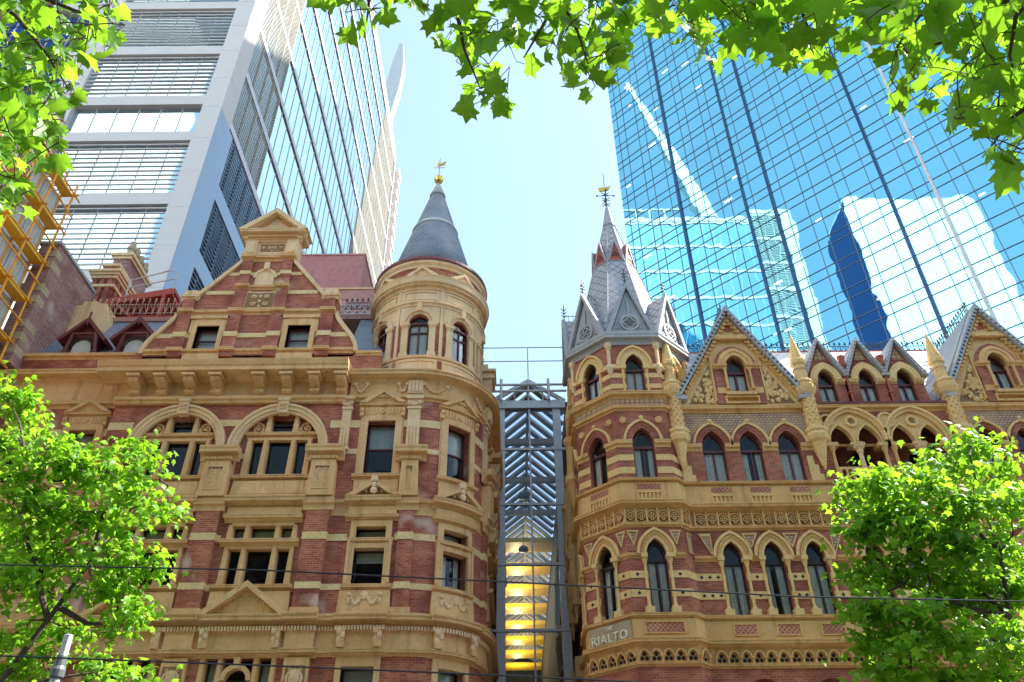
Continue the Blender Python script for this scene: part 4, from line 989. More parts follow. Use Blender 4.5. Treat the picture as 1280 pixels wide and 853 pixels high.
def caps(fr, edges, v0=16.76, v1=17.06, d=.14, n=0):
    t = MB()
    for a, b in edges: t.mould(cornice(v0, v1, d), a, b)
    t.build('capital_band', 'stone_right', RB, fr)
for c in w1 + w3: gwin_low(FR, c); gwin_mid(FR, c)
for c in (13.2, 14.7, 16.2, 17.5): gwin_low(FR, c)
for k in (-2, -1, 0): gwin_low(OF[k], 0); gwin_mid(OF[k], 0, .42)
def stripes(fr, segs, lv, name='stone_band', mat='band_right', d=.03):
    t = MB()
    for v0, v1 in lv:
        for a, b in segs: t.box(a, b, v0, v1, -.02, d)
    return t.build(name, mat, RB, fr)
lows = [(10.85, 11.12), (11.52, 11.78)]
segs = lambda cs, a, b, w_: [(x, y) for x, y in zip([a] + [c + w_ for c in cs], [c - w_ for c in cs] + [b]) if y - x > .05]
stripes(FR, segs(w1, 6.5, 12.5, .38) , lows); stripes(FR, segs([13.2, 14.7, 16.2, 17.5], 12.5, 18.6, .38), lows); stripes(FR, segs(w3, 18.6, 25, .38), lows)
for k in (-2, -1, 0): stripes(OF[k], [(-OW, -.38), (.38, OW)], lows); stripes(OF[k], [(-OW, -.44), (.44, OW)], [(15.62, 15.9), (16.18, 16.44)]); stripes(OF[k], [(-OW, -.4), (.4, OW)], [(19.52, 19.74), (20.05, 20.27)], d=.02)
stripes(OF[1], [(-OW, OW)], lows + [(15.62, 15.9), (16.18, 16.44), (19.52, 19.74), (20.05, 20.27)])
t = MB()
for fr, sg_ in [(FR, segs(w1, 6.6, 12.5, .5)), (FR, segs(w3, 18.6, 24.5, .5))] + [(OF[k], [(-OW, -.5), (.5, OW)]) for k in (-2, -1, 0)]:
    q = MB()
    for a, b in sg_:
        for v in (10.98, 11.65):
            n = max(1, round((b - a) / .35))
            for i in range(n):
                c = a + (i + .5) * (b - a) / n
                for p in range(4): q.ring(c + .035 * cos(p * pi / 2), v + .035 * sin(p * pi / 2), 0, .03, .03, .04, n=6)
    q.build('inlay', 'timber_dark', RB, fr)
sb = lambda cs, a, b, w_: segs(cs, a, b, w_)
caps(FR, sb(w1, 6.75, 12.5, .46)); caps(FR, sb(w3, 18.5, 25, .46)); caps(FR, sb(w1, 6.6, 12.5, .5), 12.24, 12.42, .12); caps(FR, sb(w3, 18.6, 25, .5), 12.24, 12.42, .12); caps(FR, sb([13.2, 14.7, 16.2, 17.5], 12.5, 18.6, .5), 12.24, 12.42, .12)
for k in (-2, -1, 0):
    caps(OF[k], [(-OW - .05, -.44), (.44, OW + .05)]); caps(OF[k], [(-OW - .04, -.5), (.5, OW + .04)], 12.24, 12.42, .12)
for k in (-2, -1, 0): 
    if k == 0: lattice(OF[k], -.65, .65, 9.6, 9.94)
    if k == -2: lattice(OF[k], -.65, .65, 9.6, 9.94)
    pierced(OF[k], -.45, .45)
for c in (8.0, 9.5, 11.03, 13.2, 14.7, 16.2, 19.1, 20.6, 22.1): lattice(FR, c - .38, c + .38, 9.6, 9.94); pierced(FR, c - .4, c + .4)
# triangular spandrel panels between the lower arches
def spandrel(fr, c, w_=.3, half=0):
    P = [(c - w_, 13.3), (c + w_, 13.3), (c, 12.72)] if not half else ([(c - w_ * half * .5, 13.3), (c + w_ * half, 13.3), (c - w_ * half * .3, 12.5), (c - w_ * half * .5, 12.5)])
    t = MB(); n = len(P); g = (sum(p[0] for p in P) / n, sum(p[1] for p in P) / n)
    Q = [(g[0] + (p[0] - g[0]) * .74, g[1] + (p[1] - g[1]) * .74) for p in P]
    t.strip(Q + [Q[0]], P + [P[0]], -.01, .05); o = t.build('spandrel_frame', 'band_right', RB, fr); MB().prism(Q, -.01, .02).build('spandrel_panel', 'tile_check', o, fr)
for c in (8.75, 10.27, 13.95, 15.45, 19.85, 21.35): spandrel(FR, c)
spandrel(FR, 7.15, .3, -1); spandrel(FR, 11.9, .3, 1)
for k in (-1, 0): spandrel(OF[k], -.78, .22); spandrel(OF[k], .78, .22)
lattice(OF[1], -.7, .0, 12.55, 13.25, .0, 'tile_check')
# rosettes on the tower
for k in (-1, 0, 1):
    for x in ((-.72, .72) if k < 1 else (-.5,)):
        q = MB(); q.ring(x, 17.98, .06, .14, 0, .09, n=10); q.blob((x, .06, 17.98), .07)
        for a in range(6): q.blob((x + .1 * cos(a * pi / 3), .09, 17.98 + .1 * sin(a * pi / 3)), .045)
        q.build('rosette', 'band_right', RB, OF[k])
# top storey of the tower
for k in (-2, -1, 0, 1):
    t = MB(); t.strip(parc(0, 20.62, .38, .6), parc(0, 20.62, .38, .6, .3), -.3, .1); t.strip(parc(0, 20.62, .38, .6, .28), parc(0, 20.62, .38, .6, .38), -.02, .18)
    t.box(-OW, -.36, 20.46, 20.66, -.02, .14); t.box(.36, OW, 20.46, 20.66, -.02, .14)
    for x in (-.5, .5): t.lathe(x, .03, [(.09, 19.26), (.05, 19.34), (.05, 20.3), (.09, 20.46)], 8)
    t.build('tower_window_arch', 'band_right', RB, OF[k])
    if k < 2: sash(RB, OF[k], -.38, .38, 19.3, 21.15, -.2, mat='timber_red', bars=(), ubars=(.5,), arch=(20.5, .68), fill=(.45, .45), fillmat='curtain')
for k in range(-2, 2):                             # corner colonnettes
    a = (k + .5) * pi / 4; R3 = OA / cos(pi / 8) + .02
    t = MB(); x, y = OC[0] + R3 * sin(a), OC[1] - R3 * cos(a)
    t.lathe(x, -y, [(.08, 20.62), (.08, 21.45), (.15, 21.6), (.16, 21.78)], 8)
    t.lathe(x, -y, [(.05, 20.2), (.17, 20.5), (.17, 20.64), (.1, 20.7)], 8)
    t.build('colonnette', 'stone_pale', RB)
# spire ------------------------------------------------------------
def octring(r, z): return [(OC[0] + r * sin((i + .5) * pi / 4), OC[1] - r * cos((i + .5) * pi / 4), z) for i in range(8)]
t = MB(); A = octring(2.55, 22.15); B = octring(.08, 32.0)
t.add([(x, -y, z) for x, y, z in A + B], [(i, (i + 1) % 8, 8 + (i + 1) % 8, 8 + i) for i in range(8)])
spire = t.build('spire', 'slate_diamond', RB)
me = spire.data
for p in me.polygons:                              # lay the slates straight on every side of the spire
    cx = sum((me.vertices[i].co.x for i in p.vertices)) / 4 - OC[0]; cy = sum((me.vertices[i].co.y for i in p.vertices)) / 4 - OC[1]
    k = atan2(cx, -cy)
    for li in p.loop_indices:
        co = me.vertices[me.loops[li].vertex_index].co; me.uv_layers[0].data[li].uv = ((co.x - OC[0]) * cos(k) + (co.y - OC[1]) * sin(k), co.z)
t = MB()
for (x0, y0, z0), (x1, y1, z1) in zip(A, B): t.bar((x0, -y0, z0), (x1, -y1, z1), .055, 5, .03)
t.lathe(OC[0], -OC[1], [(.36, 31.1), (.1, 32.5), (.04, 32.7)], 8, pi / 8)
t.build('hip_roll', 'slate_white', spire)
t = MB(); t.bar((OC[0], -OC[1], 32.5), (OC[0], -OC[1], 35.2), .02)
for z in (32.8, 33.2, 33.6):
    for a in range(4):
        for s_ in (0, 1): t.bar((OC[0], -OC[1], z), (OC[0] + .22 * cos(a * pi / 2), -OC[1] + .22 * sin(a * pi / 2), z + (.14 if s_ else -.1)), .02, 4)
for a in range(4): t.bar((OC[0], -OC[1], 33.5), (OC[0] + .45 * cos(a * pi / 2), -OC[1] + .45 * sin(a * pi / 2), 33.5), .018, 4); t.blob((OC[0] + .45 * cos(a * pi / 2), -OC[1] + .45 * sin(a * pi / 2), 33.5), .06)
t.build('finial', 'iron', spire)
t = MB(); t.prism([(OC[0] - .3, 33.8), (OC[0] + .2, 33.95), (OC[0] + .35, 34.25), (OC[0] + .05, 34.15), (OC[0] - .35, 34.1)], -OC[1] - .03, -OC[1] + .03); t.build('weathervane', 'gold', spire)
for k in range(8):                                 # little red lucarnes round the spire
    z0, z1 = 27.9, 29.3; r0 = 2.55 * (32.1 - z0) / 9.95 * cos(pi / 8) ; r1 = 2.55 * (32.1 - z1) / 9.95 * cos(pi / 8)
    f = octf(k if k < 4 else k - 8, 0)
    hw_ = r0 * math.tan(pi / 8) * .86; t = MB()
    t.add([(-hw_, r0 + .04, z0), (hw_, r0 + .04, z0), (0, r0 - .02, z1), (0, r1 - .1, z1), (-hw_, r0 - .2, z0), (hw_, r0 - .2, z0)], [(0, 1, 2), (0, 2, 3, 4), (1, 5, 3, 2), (0, 4, 5, 1)])
    o = t.build('lucarne', 'terracotta', RB, f)
    t = MB(); t.bar((-hw_, r0 + .05, z0), (0, r0, z1 + .05), .05, 4); t.bar((hw_, r0 + .05, z0), (0, r0, z1 + .05), .05, 4); t.bar((-hw_, r0 + .05, z0), (hw_, r0 + .05, z0), .03, 4)
    t.build('lucarne_trim', 'slate_white', o, f)
    q = MB()
    for a in range(3): q.ring(.1 * cos(pi / 2 + a * 2 * pi / 3), z0 + .42 + .1 * sin(pi / 2 + a * 2 * pi / 3), .04, .09, r0 - .05, r0 + .05, n=8)
    q.build('lucarne_tracery', 'timber_maroon', o, f)
for k in range(-4, 4):                             # lead gables on the eight sides of the spire
    f = octf(k, 0); d1 = OA + .16; z0, z1, hw_ = 22.2, 24.95, 1.0
    t = MB(); back = 1.55
    for sg in (-1, 1): t.add([(sg * hw_, d1, z0), (0, d1, z1), (0, back, z1), (sg * hw_, back + .1, z0), (sg * (hw_ - .1), d1, z0), (0, d1, z1 - .2), (0, back, z1 - .2), (sg * (hw_ - .1), back + .1, z0)],
                          [(0, 1, 2, 3), (4, 7, 6, 5), (0, 4, 5, 1), (2, 6, 7, 3)])
    o = t.build('gable_roof', 'slate_diamond', RB, f)
    t = MB()
    for sg in (-1, 1): t.prism([(sg * (hw_ + .12), z0), (0, z1 + .12), (0, z1 - .2), (sg * (hw_ - .1), z0)], d1 - .05, d1 + .14 + sg * .001)
    t.box(-hw_, hw_, z0 - .02, z0 + .12, d1 - .1, d1 + .12)
    t.build('gable_edge', 'slate_white', o, f)
    if k in (-3, -2, -1, 0, 1, 2):
        t = MB(); t.prism([(-.84, z0 + .1), (.84, z0 + .1), (0, z1 - .25)], d1 - .1, d1 - .04)
        t.ring(0, z0 + .62, .34, .44, d1 - .04, d1 + .05, n=16)
        for a in range(4): t.ring(.16 * cos(a * pi / 2), z0 + .62 + .16 * sin(a * pi / 2), .1, .16, d1 - .04, d1 + .04, n=10)
        for sg in (-1, 1):
            t.ring(sg * .52, z0 + .3, .05, .1, d1 - .04, d1 + .03, n=8)
            for q_ in range(11):
                a = .06 + q_ * .085; t.blob((sg * (hw_ * .86) * (1 - a), d1 + .03, z0 + .08 + (z1 - z0 - .22) * a), .04)
        t.box(-.05, .05, z0 + 1.05, z0 + 1.9, d1 - .04, d1 + .03)
        t.build('gable_tracery', 'lead', o, f)
    t = MB(); t.bar((0, d1, z1), (0, d1, z1 + 1.0), .025, 4)
    for z in (.25, .45, .65):
        for a in range(4): t.bar((0, d1, z1 + z), (.13 * cos(a * pi / 2), d1 + .13 * sin(a * pi / 2), z1 + z + .12), .018, 4); 
        t.blob((0, d1, z1 + z), .05)
    t.bar((0, d1, z1 + .3), (0, back, z1 + .3), .016, 4)
    for i in range(6): y = d1 + (back - d1) * i / 5; t.bar((0, y, z1), (0, y, z1 + .38), .014, 4)
    t.build('finial', 'iron', o, f)
# big facade gables
def big_gable(GX):
    z0, zt, hw_ = 18.78, 23.5, 2.62
    P = [(GX - hw_, z0), (GX + hw_, z0), (GX + hw_ - .02, 19.3), (GX, zt), (GX - hw_ + .02, 19.3)]
    h = [archpoly(GX, 19.36, 20.72, .42, .55)]
    o = MB().wall(P, h, .1, .6).build('gable', 'band_right', RB, FR)
    t = MB()
    for sg in (-1, 1):
        t.prism([(GX + sg * 2.78, 19.15), (GX, zt + .38), (GX, zt - .04), (GX + sg * 2.52, 19.2)], -3.2, .42 + sg * .001)
        t.prism([(GX + sg * 2.78, 19.0), (GX + sg * 2.3, 19.0), (GX + sg * 2.3, 19.16), (GX + sg * 2.78, 19.16)], -3.0, .4)
    t.build('gable_coping', 'lead', o, FR)
    t = MB(); b = MB()
    for sg in (-1, 1):
        for i in range(22):
            a = (i + .5) / 22; x = GX + sg * 2.62 * (1 - a); z = 19.22 + (zt - .02 - 19.22) * a
            b.blob((x, .43, z + .1), .062, (1, .7, 1))
            t.box(x - sg * .14 - .05, x - sg * .14 + .05, z - .16, z - .04, .1, .3)
            t.blob((x - sg * .12, .2, z - .24), .07)
        t.prism([(GX + sg * 2.5, 19.1), (GX, zt - .12), (GX, zt - .36), (GX + sg * 2.3, 19.1)], .1, .22 + sg * .001)
    t.build('gable_enrichment', 'stone_right', o, FR); b.build('gable_studs', 'iron', o, FR)
    t = MB(); t.box(GX - .13, GX + .13, 22.6, 23.2, .1, .13); t.prism([(GX - .13, 23.2), (GX + .13, 23.2), (GX, 23.35)], .1, .13); t.build('gable_inlay', 'terracotta', o, FR)
    t = MB(); t.box(GX - .85, GX + .85, 22.12, 22.3, .1, .32)
    for i in range(12): t.blob((GX - .78 + i * .142, .3, 22.1), .07)
    for sg in (-1, 1):
        for i in range(16):
            a = i / 16; t.blob((GX + sg * (.9 + 1.35 * a), .26, 22.1 - 2.7 * a), .075)
    t.build('leaf_moulding', 'stone_right', o, FR)
    t = MB()
    t.strip(parc(GX, 20.72, .42, .55), parc(GX, 20.72, .42, .55, .34), -.2, .26); t.strip(parc(GX, 20.72, .42, .55, .16), parc(GX, 20.72, .42, .55, .2), .26, .3)
    for sg in (-1, 1):
        x0, x1 = sorted((GX + sg * .4, GX + sg * .98)); t.mould(cornice(20.56, 20.74, .14, .24), x0, x1)
        t.lathe(GX + sg * .52, -.28 + .6, [(.09, 19.5), (.055, 19.58), (.055, 20.4), (.1, 20.56)], 8)
        x0, x1 = sorted((GX + sg * .42, GX + sg * .95)); t.box(x0, x1, 19.34, 19.62, .1, .25)
        t.prism([(GX + sg * 1.02, 19.0), (GX + sg * 1.12, 19.0), (GX + sg * 1.06, 21.4), (GX + sg * 1.0, 21.4)], .1, .2)
    t.box(GX - .62, GX + .62, 19.22, 19.36, .1, .36); t.box(GX - .7, GX + .7, 18.84, 18.9, .1, .3); t.box(GX - .7, GX + .7, 19.12, 19.18, .1, .3); t.box(GX - .7, GX - .64, 18.9, 19.12, .1, .3); t.box(GX + .64, GX + .7, 18.9, 19.12, .1, .3)
    t.build('window_surround', 'stone_right', o, FR)
    t = MB()
    for sg in (-1, 1):
        x0, x1 = sorted((GX + sg * .44, GX + sg * .96)); t.box(x0, x1, 19.62, 20.55, .1, .2); x0, x1 = sorted((GX + sg * .72, GX + sg * 1.0)); t.box(x0, x1, 18.84, 19.34, .1, .22)
    t.strip(parc(GX, 20.74, .42, .55, .34), parc(GX, 20.74, .42, .55, .46), .05, .2)
    t.build('gable_brickwork', 'brick_right', o, FR)
    sash(RB, FR, GX - .42, GX + .42, 19.36, 21.24, -.1, mat='timber_red', bars=(), ubars=(.5,), arch=(20.5, .72), fill=(.45, .45), fillmat='curtain')
    r = MB(); rr = random.Random(int(GX * 10))
    for sg in (-1, 1):
        for i in range(46):
            a, b_ = rr.random(), rr.random()
            if a + b_ > 1: a, b_ = 1 - a, 1 - b_
            x = 1.15 + .9 * a; z = 18.98 + 1.75 * b_
            if rr.random() < .4: scroll(r, GX + sg * x, z, .13, .14, rr.choice((-1, 1)), 1.1, rr.uniform(0, 6), .03)
            else: r.blob((GX + sg * x, .14, z), rr.uniform(.05, .1), (1, .8, 1.3))
    r.build('carved_foliage', 'band_right', o, FR)
    q = MB()
    for sg in (-1, 1): q.prism([(GX + sg * 1.13, 18.9), (GX + sg * 2.2, 18.9), (GX + sg * 1.13, 20.85)], .09, .108)
    q.build('panel_ground', 'stone_recess_shade', o, FR)
    # chequer tile field above the pointed windows
    return o
big_gable(9.5); big_gable(20.65)
# slated roof behind each big gable (a cross gable running back) and the main roof
def slab(q, pts, th=.12):
    n = Vector(pts[1]) - Vector(pts[0]); n = n.cross(Vector(pts[2]) - Vector(pts[0])).normalized() * th
    q.add([tuple(p) for p in pts] + [tuple(Vector(p) - n) for p in pts], [(0, 1, 2, 3), (7, 6, 5, 4), (0, 4, 5, 1), (1, 5, 6, 2), (2, 6, 7, 3), (3, 7, 4, 0)])
for GX in (9.5, 20.65):
    t = MB()
    for sg in (-1, 1): slab(t, [(GX + sg * 2.76, -.02, 19.14), (GX + sg * 2.76, -5.0, 19.14), (GX, -5.0, 23.75), (GX, -.02, 23.75)], sg * .1)
    t.build('cross_roof', 'slate_white', RB, FR); cresting(RB, 'ridge_cresting', 'iron', (GX, -.6, 23.8), (GX, -4.6, 23.8), .55, .22)
t = MB(); slab(t, [(6.9, -.35, 18.95), (25, -.35, 18.95), (25, -4.0, 24.2), (6.9, -4.0, 24.2)]); t.build('main_roof', 'slate_diamond', RB, FR)
MB().box(6.9, 25, 24.1, 24.4, -4.5, -3.95).build('ridge_board', 'terracotta', RB, FR); cresting(RB, 'ridge_cresting', 'iron', (7.5, -4.55, 24.4), (25, -4.55, 24.4), .6, .26)
# chequered fields and string above the middle windows
t = MB()
for a, b, cs in ((6.55, 12.2, w1), (18.55, 24.5, w3)):
    P = [(a, 17.1), (a, 18.48), (b, 18.48), (b, 17.1)]; Q = []
    for c in cs[::-1]: Q += [(c + .8 + .01, 17.1)] + parc(c, 17.1, .44, .58, .36)[::-1] + [(c - .8 - .01, 17.1)]
    MB().wall([(a, 18.48), (b, 18.48), (b, 17.1)] + Q + [(a, 17.1)], [], .025, .04).build('tile_field', 'tile_check', RB, FR)
for x in (6.62, 11.62): MB().prism([(x, 15.37), (x + .5, 15.37), (x + .5, 15.7), (x + .38, 15.72), (x + .38, 16.1), (x + .24, 16.12), (x + .24, 16.5), (x, 16.5)], -.01, .05).build('quoin', 'band_right', RB, FR)
# pointed loggia arches with tracery, columns and a recessed porch
for c in lc:
    t = MB(); w_, h_ = 1.12, 1.35
    t.strip(parc(c, 17.12, w_, h_), parc(c, 17.12, w_, h_, .2), -.2, .12); t.strip(parc(c, 17.12, w_, h_, .14), parc(c, 17.12, w_, h_, .24), .12, .2)
    O = [(c - 1.12, 17.0)] + parc(c, 17.12, w_, h_, 0, 12) + [(c + 1.12, 17.0)]
    H = [archpoly(c + sg * .56, 17.02, 17.05, .46, .82, 0, 8) for sg in (-1, 1)] + [[(c + .17 * cos(a * pi / 6), 18.04 + .17 * sin(a * pi / 6)) for a in range(12)]]
    O2 = [(c - 1.11, 17.01)] + parc(c, 17.12, w_ - .01, h_ - .01, 0, 12) + [(c + 1.11, 17.01)]
    t.wall(O2, H, 0, .2); t.ring(c, 18.04, .15, .26, 0, .1, n=14)
    for a in range(5): t.ring(c + .07 * cos(a * 2 * pi / 5), 18.04 + .07 * sin(a * 2 * pi / 5), .03, .06, -.1, .04, n=8)
    for sg in (-1, 1): t.strip(parc(c + sg * .56, 17.05, .46, .82, 0), parc(c + sg * .56, 17.05, .46, .82, .07), 0, .07)
    t.build('loggia_arch', 'band_right', RB, FR)
    t = MB(); t.lathe(c, .1, [(.14, 15.42), (.16, 15.55), (.09, 15.62), (.085, 16.55), (.13, 16.6), (.12, 16.68), (.2, 16.86), (.26, 16.96)], 12); t.box(c - .28, c + .28, 16.94, 17.04, -.38, .14)
    for a in range(8): t.blob((c + .17 * cos(a * pi / 4), .1 + .17 * sin(a * pi / 4), 16.82), .06)
    t.build('loggia_column', 'stone_pale', RB, FR)
    t = MB()
    for sg in (-1, 1):
        x = c + sg * 1.05; t.lathe(x, .02, [(.08, 15.42), (.07, 16.6), (.16, 16.9)], 8); t.box(x - .26, x + .26, 16.88, 17.04, -.4, .16)
    t.build('loggia_respond', 'stone_right', RB, FR)
    t = MB(); 
    for i in range(9): t.lathe(c - .96 + i * .24, .08, [(.05, 15.3), (.07, 15.5), (.04, 15.75), (.06, 15.9)], 6)
    t.box(c - 1.1, c + 1.1, 15.9, 16.0, -.18, .04); t.build('balustrade', 'band_right', RB, FR)
MB().wall([(12.4, 15.2), (18.1, 15.2), (18.1, 18.7), (12.4, 18.7)], [archpoly(c + x, 15.5, 16.9, .4, .6) for c in lc for x in (-.6, .6)], -1.5, .25).build('loggia_back_wall', 'brick_right', RB, FR)
for c in lc:
    for x in (-.6, .6): sash(RB, FR, c + x - .4, c + x + .4, 15.5, 17.45, -1.62, mat='timber_dark', bars=(), ubars=(.5,), arch=(16.8, .68), fill=None)
MB().box(12.4, 18.1, 15.1, 15.2, -1.5, .0).build('loggia_floor', 'stone_right', RB, FR)
q = MB(); q.ring(15.22, 18.1, .26, .36, 0, .1, n=16); q.ring(15.22, 18.1, 0, .27, 0, .05, n=16); q.ring(12.78, 18.1, .2, .28, 0, .1, n=14); q.build('roundel', 'band_right', RB, FR)
MB().box(12.3, 18.3, 18.785, 18.86, -.1, .26).build('gutter', 'timber_maroon', RB, FR)
# attic dormers
for i, c in enumerate(dm):
    z0, zt = 18.87, 22.15
    h = [archpoly(c, 19.1, 20.1, .36, .55)]
    o = MB().wall([(c - .78, z0), (c + .78, z0), (c + .78, 20.4), (c, zt - .15), (c - .78, 20.4)], h, -.1, .4).build('attic_dormer', 'brick_right', RB, FR)
    t = MB(); t.strip(parc(c, 20.1, .36, .55), parc(c, 20.1, .36, .55, .3), -.3, .06)
    for sg in (-1, 1):
        x0, x1 = sorted((c + sg * .36, c + sg * .8)); t.mould(cornice(19.92, 20.14, .14, -.1), x0, x1)
        for k in range(3): t.box(x0 + .04 + k * .13, x0 + .1 + k * .13, 19.96, 20.02, -.1, .02)
    t.build('dormer_arch', 'band_right', o, FR)
    MB().prism([(c - .26, 21.15), (c + .26, 21.15), (c, 21.8)], -.1, -.06).build('dormer_tile', 'tile_square', o, FR)
    t = MB()
    for sg in (-1, 1):
        t.prism([(c + sg * .98, 20.22), (c, zt + .1), (c, zt - .16), (c + sg * .8, 20.26)], -2.6, .16 + sg * .001)
        for k in range(10): a = (k + .5) / 10; t.blob((c + sg * .9 * (1 - a), .17, 20.3 + (zt - 20.35) * a), .045)
    t.build('dormer_coping', 'lead', o, FR)
    t = MB()
    for sg in (-1, 1): slab(t, [(c + sg * .94, -.0, 20.26), (c + sg * .94, -3.2, 20.26), (c, -3.2, zt), (c, -.0, zt)], sg * .06)
    t.build('dormer_roof', 'slate_white', o, FR)
    MB().box(c - .76, c - .7, z0, 20.3, -2.5, -.5).box(c + .7, c + .76, z0, 20.3, -2.5, -.5).build('dormer_cheek', 'brick_right', o, FR)
    sash(RB, FR, c - .36, c + .36, 19.1, 20.6, -.3, mat='timber_red', bars=(), ubars=(.5,), arch=(19.95, .68), fill=(.4, .4), fillmat='curtain')
    if i < 2:
        x = (c + dm[i + 1]) / 2; q = MB(); q.bar((x, .06, 18.9), (x, .04, 20.75), .05, 8); q.lathe(x, .04, [(.08, 20.7), (.14, 20.8), (.14, 21.15), (.17, 21.17), (.17, 21.25), (.0, 21.25)], 8); q.box(x - .1, x + .1, 19.4, 19.46, -.08, .12); q.build('downpipe', 'terracotta', RB, FR)
MB().box(12.3, 18.3, 18.87, 19.1, -.5, -.12).build('attic_base', 'brick_right', RB, FR)
# corbelled pinnacles between the bays
def pinnacle(x, top=22.4, d=.12):
    q = MB(); q.lathe(x, d, [(.02, 15.85), (.1, 16.1), (.3, 17.0), (.42, 17.1), (.46, 17.3), (.4, 17.42), (.46, 17.5), (.44, 17.62), (.3, 17.7)], 8, pi / 8)
    q.lathe(x, d, [(.3, 17.68), (.3, 19.2), (.38, 19.28), (.46, 19.45), (.48, 19.62), (.4, 19.7), (.46, 19.78), (.44, 19.86), (.26, 20.0), (.24, 20.7), (.32, 20.78), (.34, 20.95), (.26, 21.02), (.28, 21.1), (.02, top), (.01, top + .05)], 8, pi / 8)
    o = q.build('pinnacle', 'band_right', RB, FR)
    q = MB()
    for j in range(9):
        for i in range(8):
            a = (i + (j % 2) * .5) * pi / 4 + pi / 8; q.blob((x + .29 * cos(a), d + .29 * sin(a), 17.85 + j * .15), .055)
    for j in range(5):
        r_ = .24 - j * .045
        for i in range(8): a = (i + .5) * pi / 4 + pi / 8; q.blob((x + r_ * cos(a), d + r_ * sin(a), 21.2 + j * .22), .03)
    for i in range(16): a = i * pi / 8; q.blob((x + .27 * cos(a), d + .27 * sin(a), 20.5), .035)
    q.build('pinnacle_scales', 'stone_right', o, FR)
for x in (6.66, 12.2, 18.12, 23.6): pinnacle(x)
# side pinnacle on the gap side of the tower
f = OF[-2]
q = MB(); q.lathe(-.9, .1, [(.02, 15.4), (.28, 16.8), (.36, 16.95), (.3, 17.2), (.24, 17.3), (.24, 18.6), (.36, 18.8), (.36, 19.0), (.2, 19.1), (.2, 19.9), (.26, 20.0), (.22, 20.1), (.02, 21.3)], 8); q.build('pinnacle', 'stone_right', RB, f)
# gap side of the building: bracketed bays stepping back
fs_ = planar(2.72, 3.9, -pi / 2)
q = MB()
for k in range(6):
    y = 1.2 + k * 2.6
    q.box(2.38, 2.74, 9.4, 10.2, -3.9 - y - .8, -3.9 - y); q.box(2.3, 2.74, 14.1, 14.5, -3.9 - y - 1.2, -3.9 - y + .2); q.box(2.36, 2.74, 15.2, 15.4, -3.9 - y - 1.2, -3.9 - y + .2); q.lathe(2.55, -3.9 - y, [(.02, 11.5), (.24, 13.4), (.2, 15.2), (.26, 15.3), (.2, 17.4), (.3, 17.6), (.16, 17.8), (.02, 19.4)], 8)
    q.box(2.4, 2.74, 12.2, 12.45, -3.9 - y - 1.2, -3.9 - y + .2)
q.build('side_corbels', 'stone_right', RB)
# carved name panel on the tower apron, facing the corner
f = OF[-1]
o = MB().box(-.92, .95, 9.4, 10.06, .07, .14).build('name_panel', 'sign_stone', RB, f)
def letters(txt, size, u, v, d, fr, parent, name, mat, ext=.02):
    cu = bpy.data.curves.new(name, 'FONT'); cu.body = txt; cu.size = size; cu.extrude = ext; cu.align_x = 'CENTER'; cu.bevel_depth = .006; cu.offset = .002; cu.space_character = 1.14
    ob = bpy.data.objects.new('tmp', cu); COL.objects.link(ob)
    dg = bpy.context.evaluated_depsgraph_get(); me = bpy.data.meshes.new_from_object(ob.evaluated_get(dg))
    bpy.data.objects.remove(ob)
    for vt in me.vertices: x, y, z = vt.co; vt.co = fr(u + x, d + z, v + y)
    me.materials.clear(); me.materials.append(MT[mat]); k = bpy.data.objects.new(name, me); COL.objects.link(k); k.parent = parent; return k
letters('THE', .19, .0, 9.87, .16, f, o, 'lettering', 'sign_letter'); letters('RIALTO', .43, .0, 9.47, .16, f, o, 'lettering', 'sign_letter', .035)
# ================================================================== GLASS ATRIUM IN THE GAP
AT = thing('glass_atrium', 'steel and glass atrium filling the gap between the two brick buildings', 'atrium', (.8, 8, 0))
for x in (-.62, 2.28): MB().box(x - .2, x + .2, 0, 24.0, -8.35, -8.0).build('column', 'steel_grey', AT)
for x in (-1.24, 2.86): MB().box(x - .06, x + .06, 14, 24.1, -62.4, -8.4).build('side_wall', 'interior', AT)
MB().box(.82, .9, 0, 24.0, -8.1, -8.0).build('mullion', 'steel_grey', AT)
for z in (6.0, 9.0, 12.0, 15.0, 18.0, 21.0): MB().box(-1.1, 2.7, z, z + .12, -8.12, -7.96).build('transom', 'steel_grey', AT)
MB().box(-1.15, 2.75, 23.45, 23.9, -8.36, -7.9).build('ring_beam', 'steel_grey', AT)
MB().box(-1.15, 2.75, 0, 23.45, -8.06, -8.04).build('pane', 'atrium_pane', AT)
q = MB(); RX, RZ = .84, 25.1
for i in range(46):
    y = 8.3 + i * 1.17
    q.beam((-1.15, -y - 1.1, 23.95), (RX, -y, RZ), .32, .16); q.beam((2.75, -y - 1.1, 23.95), (RX, -y, RZ), .32, .16)
q.beam((RX, -8.0, RZ), (RX, -62, RZ), .16, .34); q.build('rafter', 'rafter_grey', AT)
for i in range(11):
    y = 11.5 + i * 4.75
    MB().box(-1.15, 2.72, 23.3, 23.62, -y - (.3 if y < 24 else 1.9), -y).build('tie_beam', 'beam_taupe' if y < 24 else 'beam_amber_lit', AT)
q = MB(); slab(q, [(-1.2, -8, 24.1), (-1.2, -62, 24.1), (RX, -62, RZ + .15), (RX, -8, RZ + .15)], .02); slab(q, [(2.8, -8, 24.1), (2.8, -62, 24.1), (RX, -62, RZ + .15), (RX, -8, RZ + .15)], -.02); q.build('roof_glazing', 'roof_pane', AT)
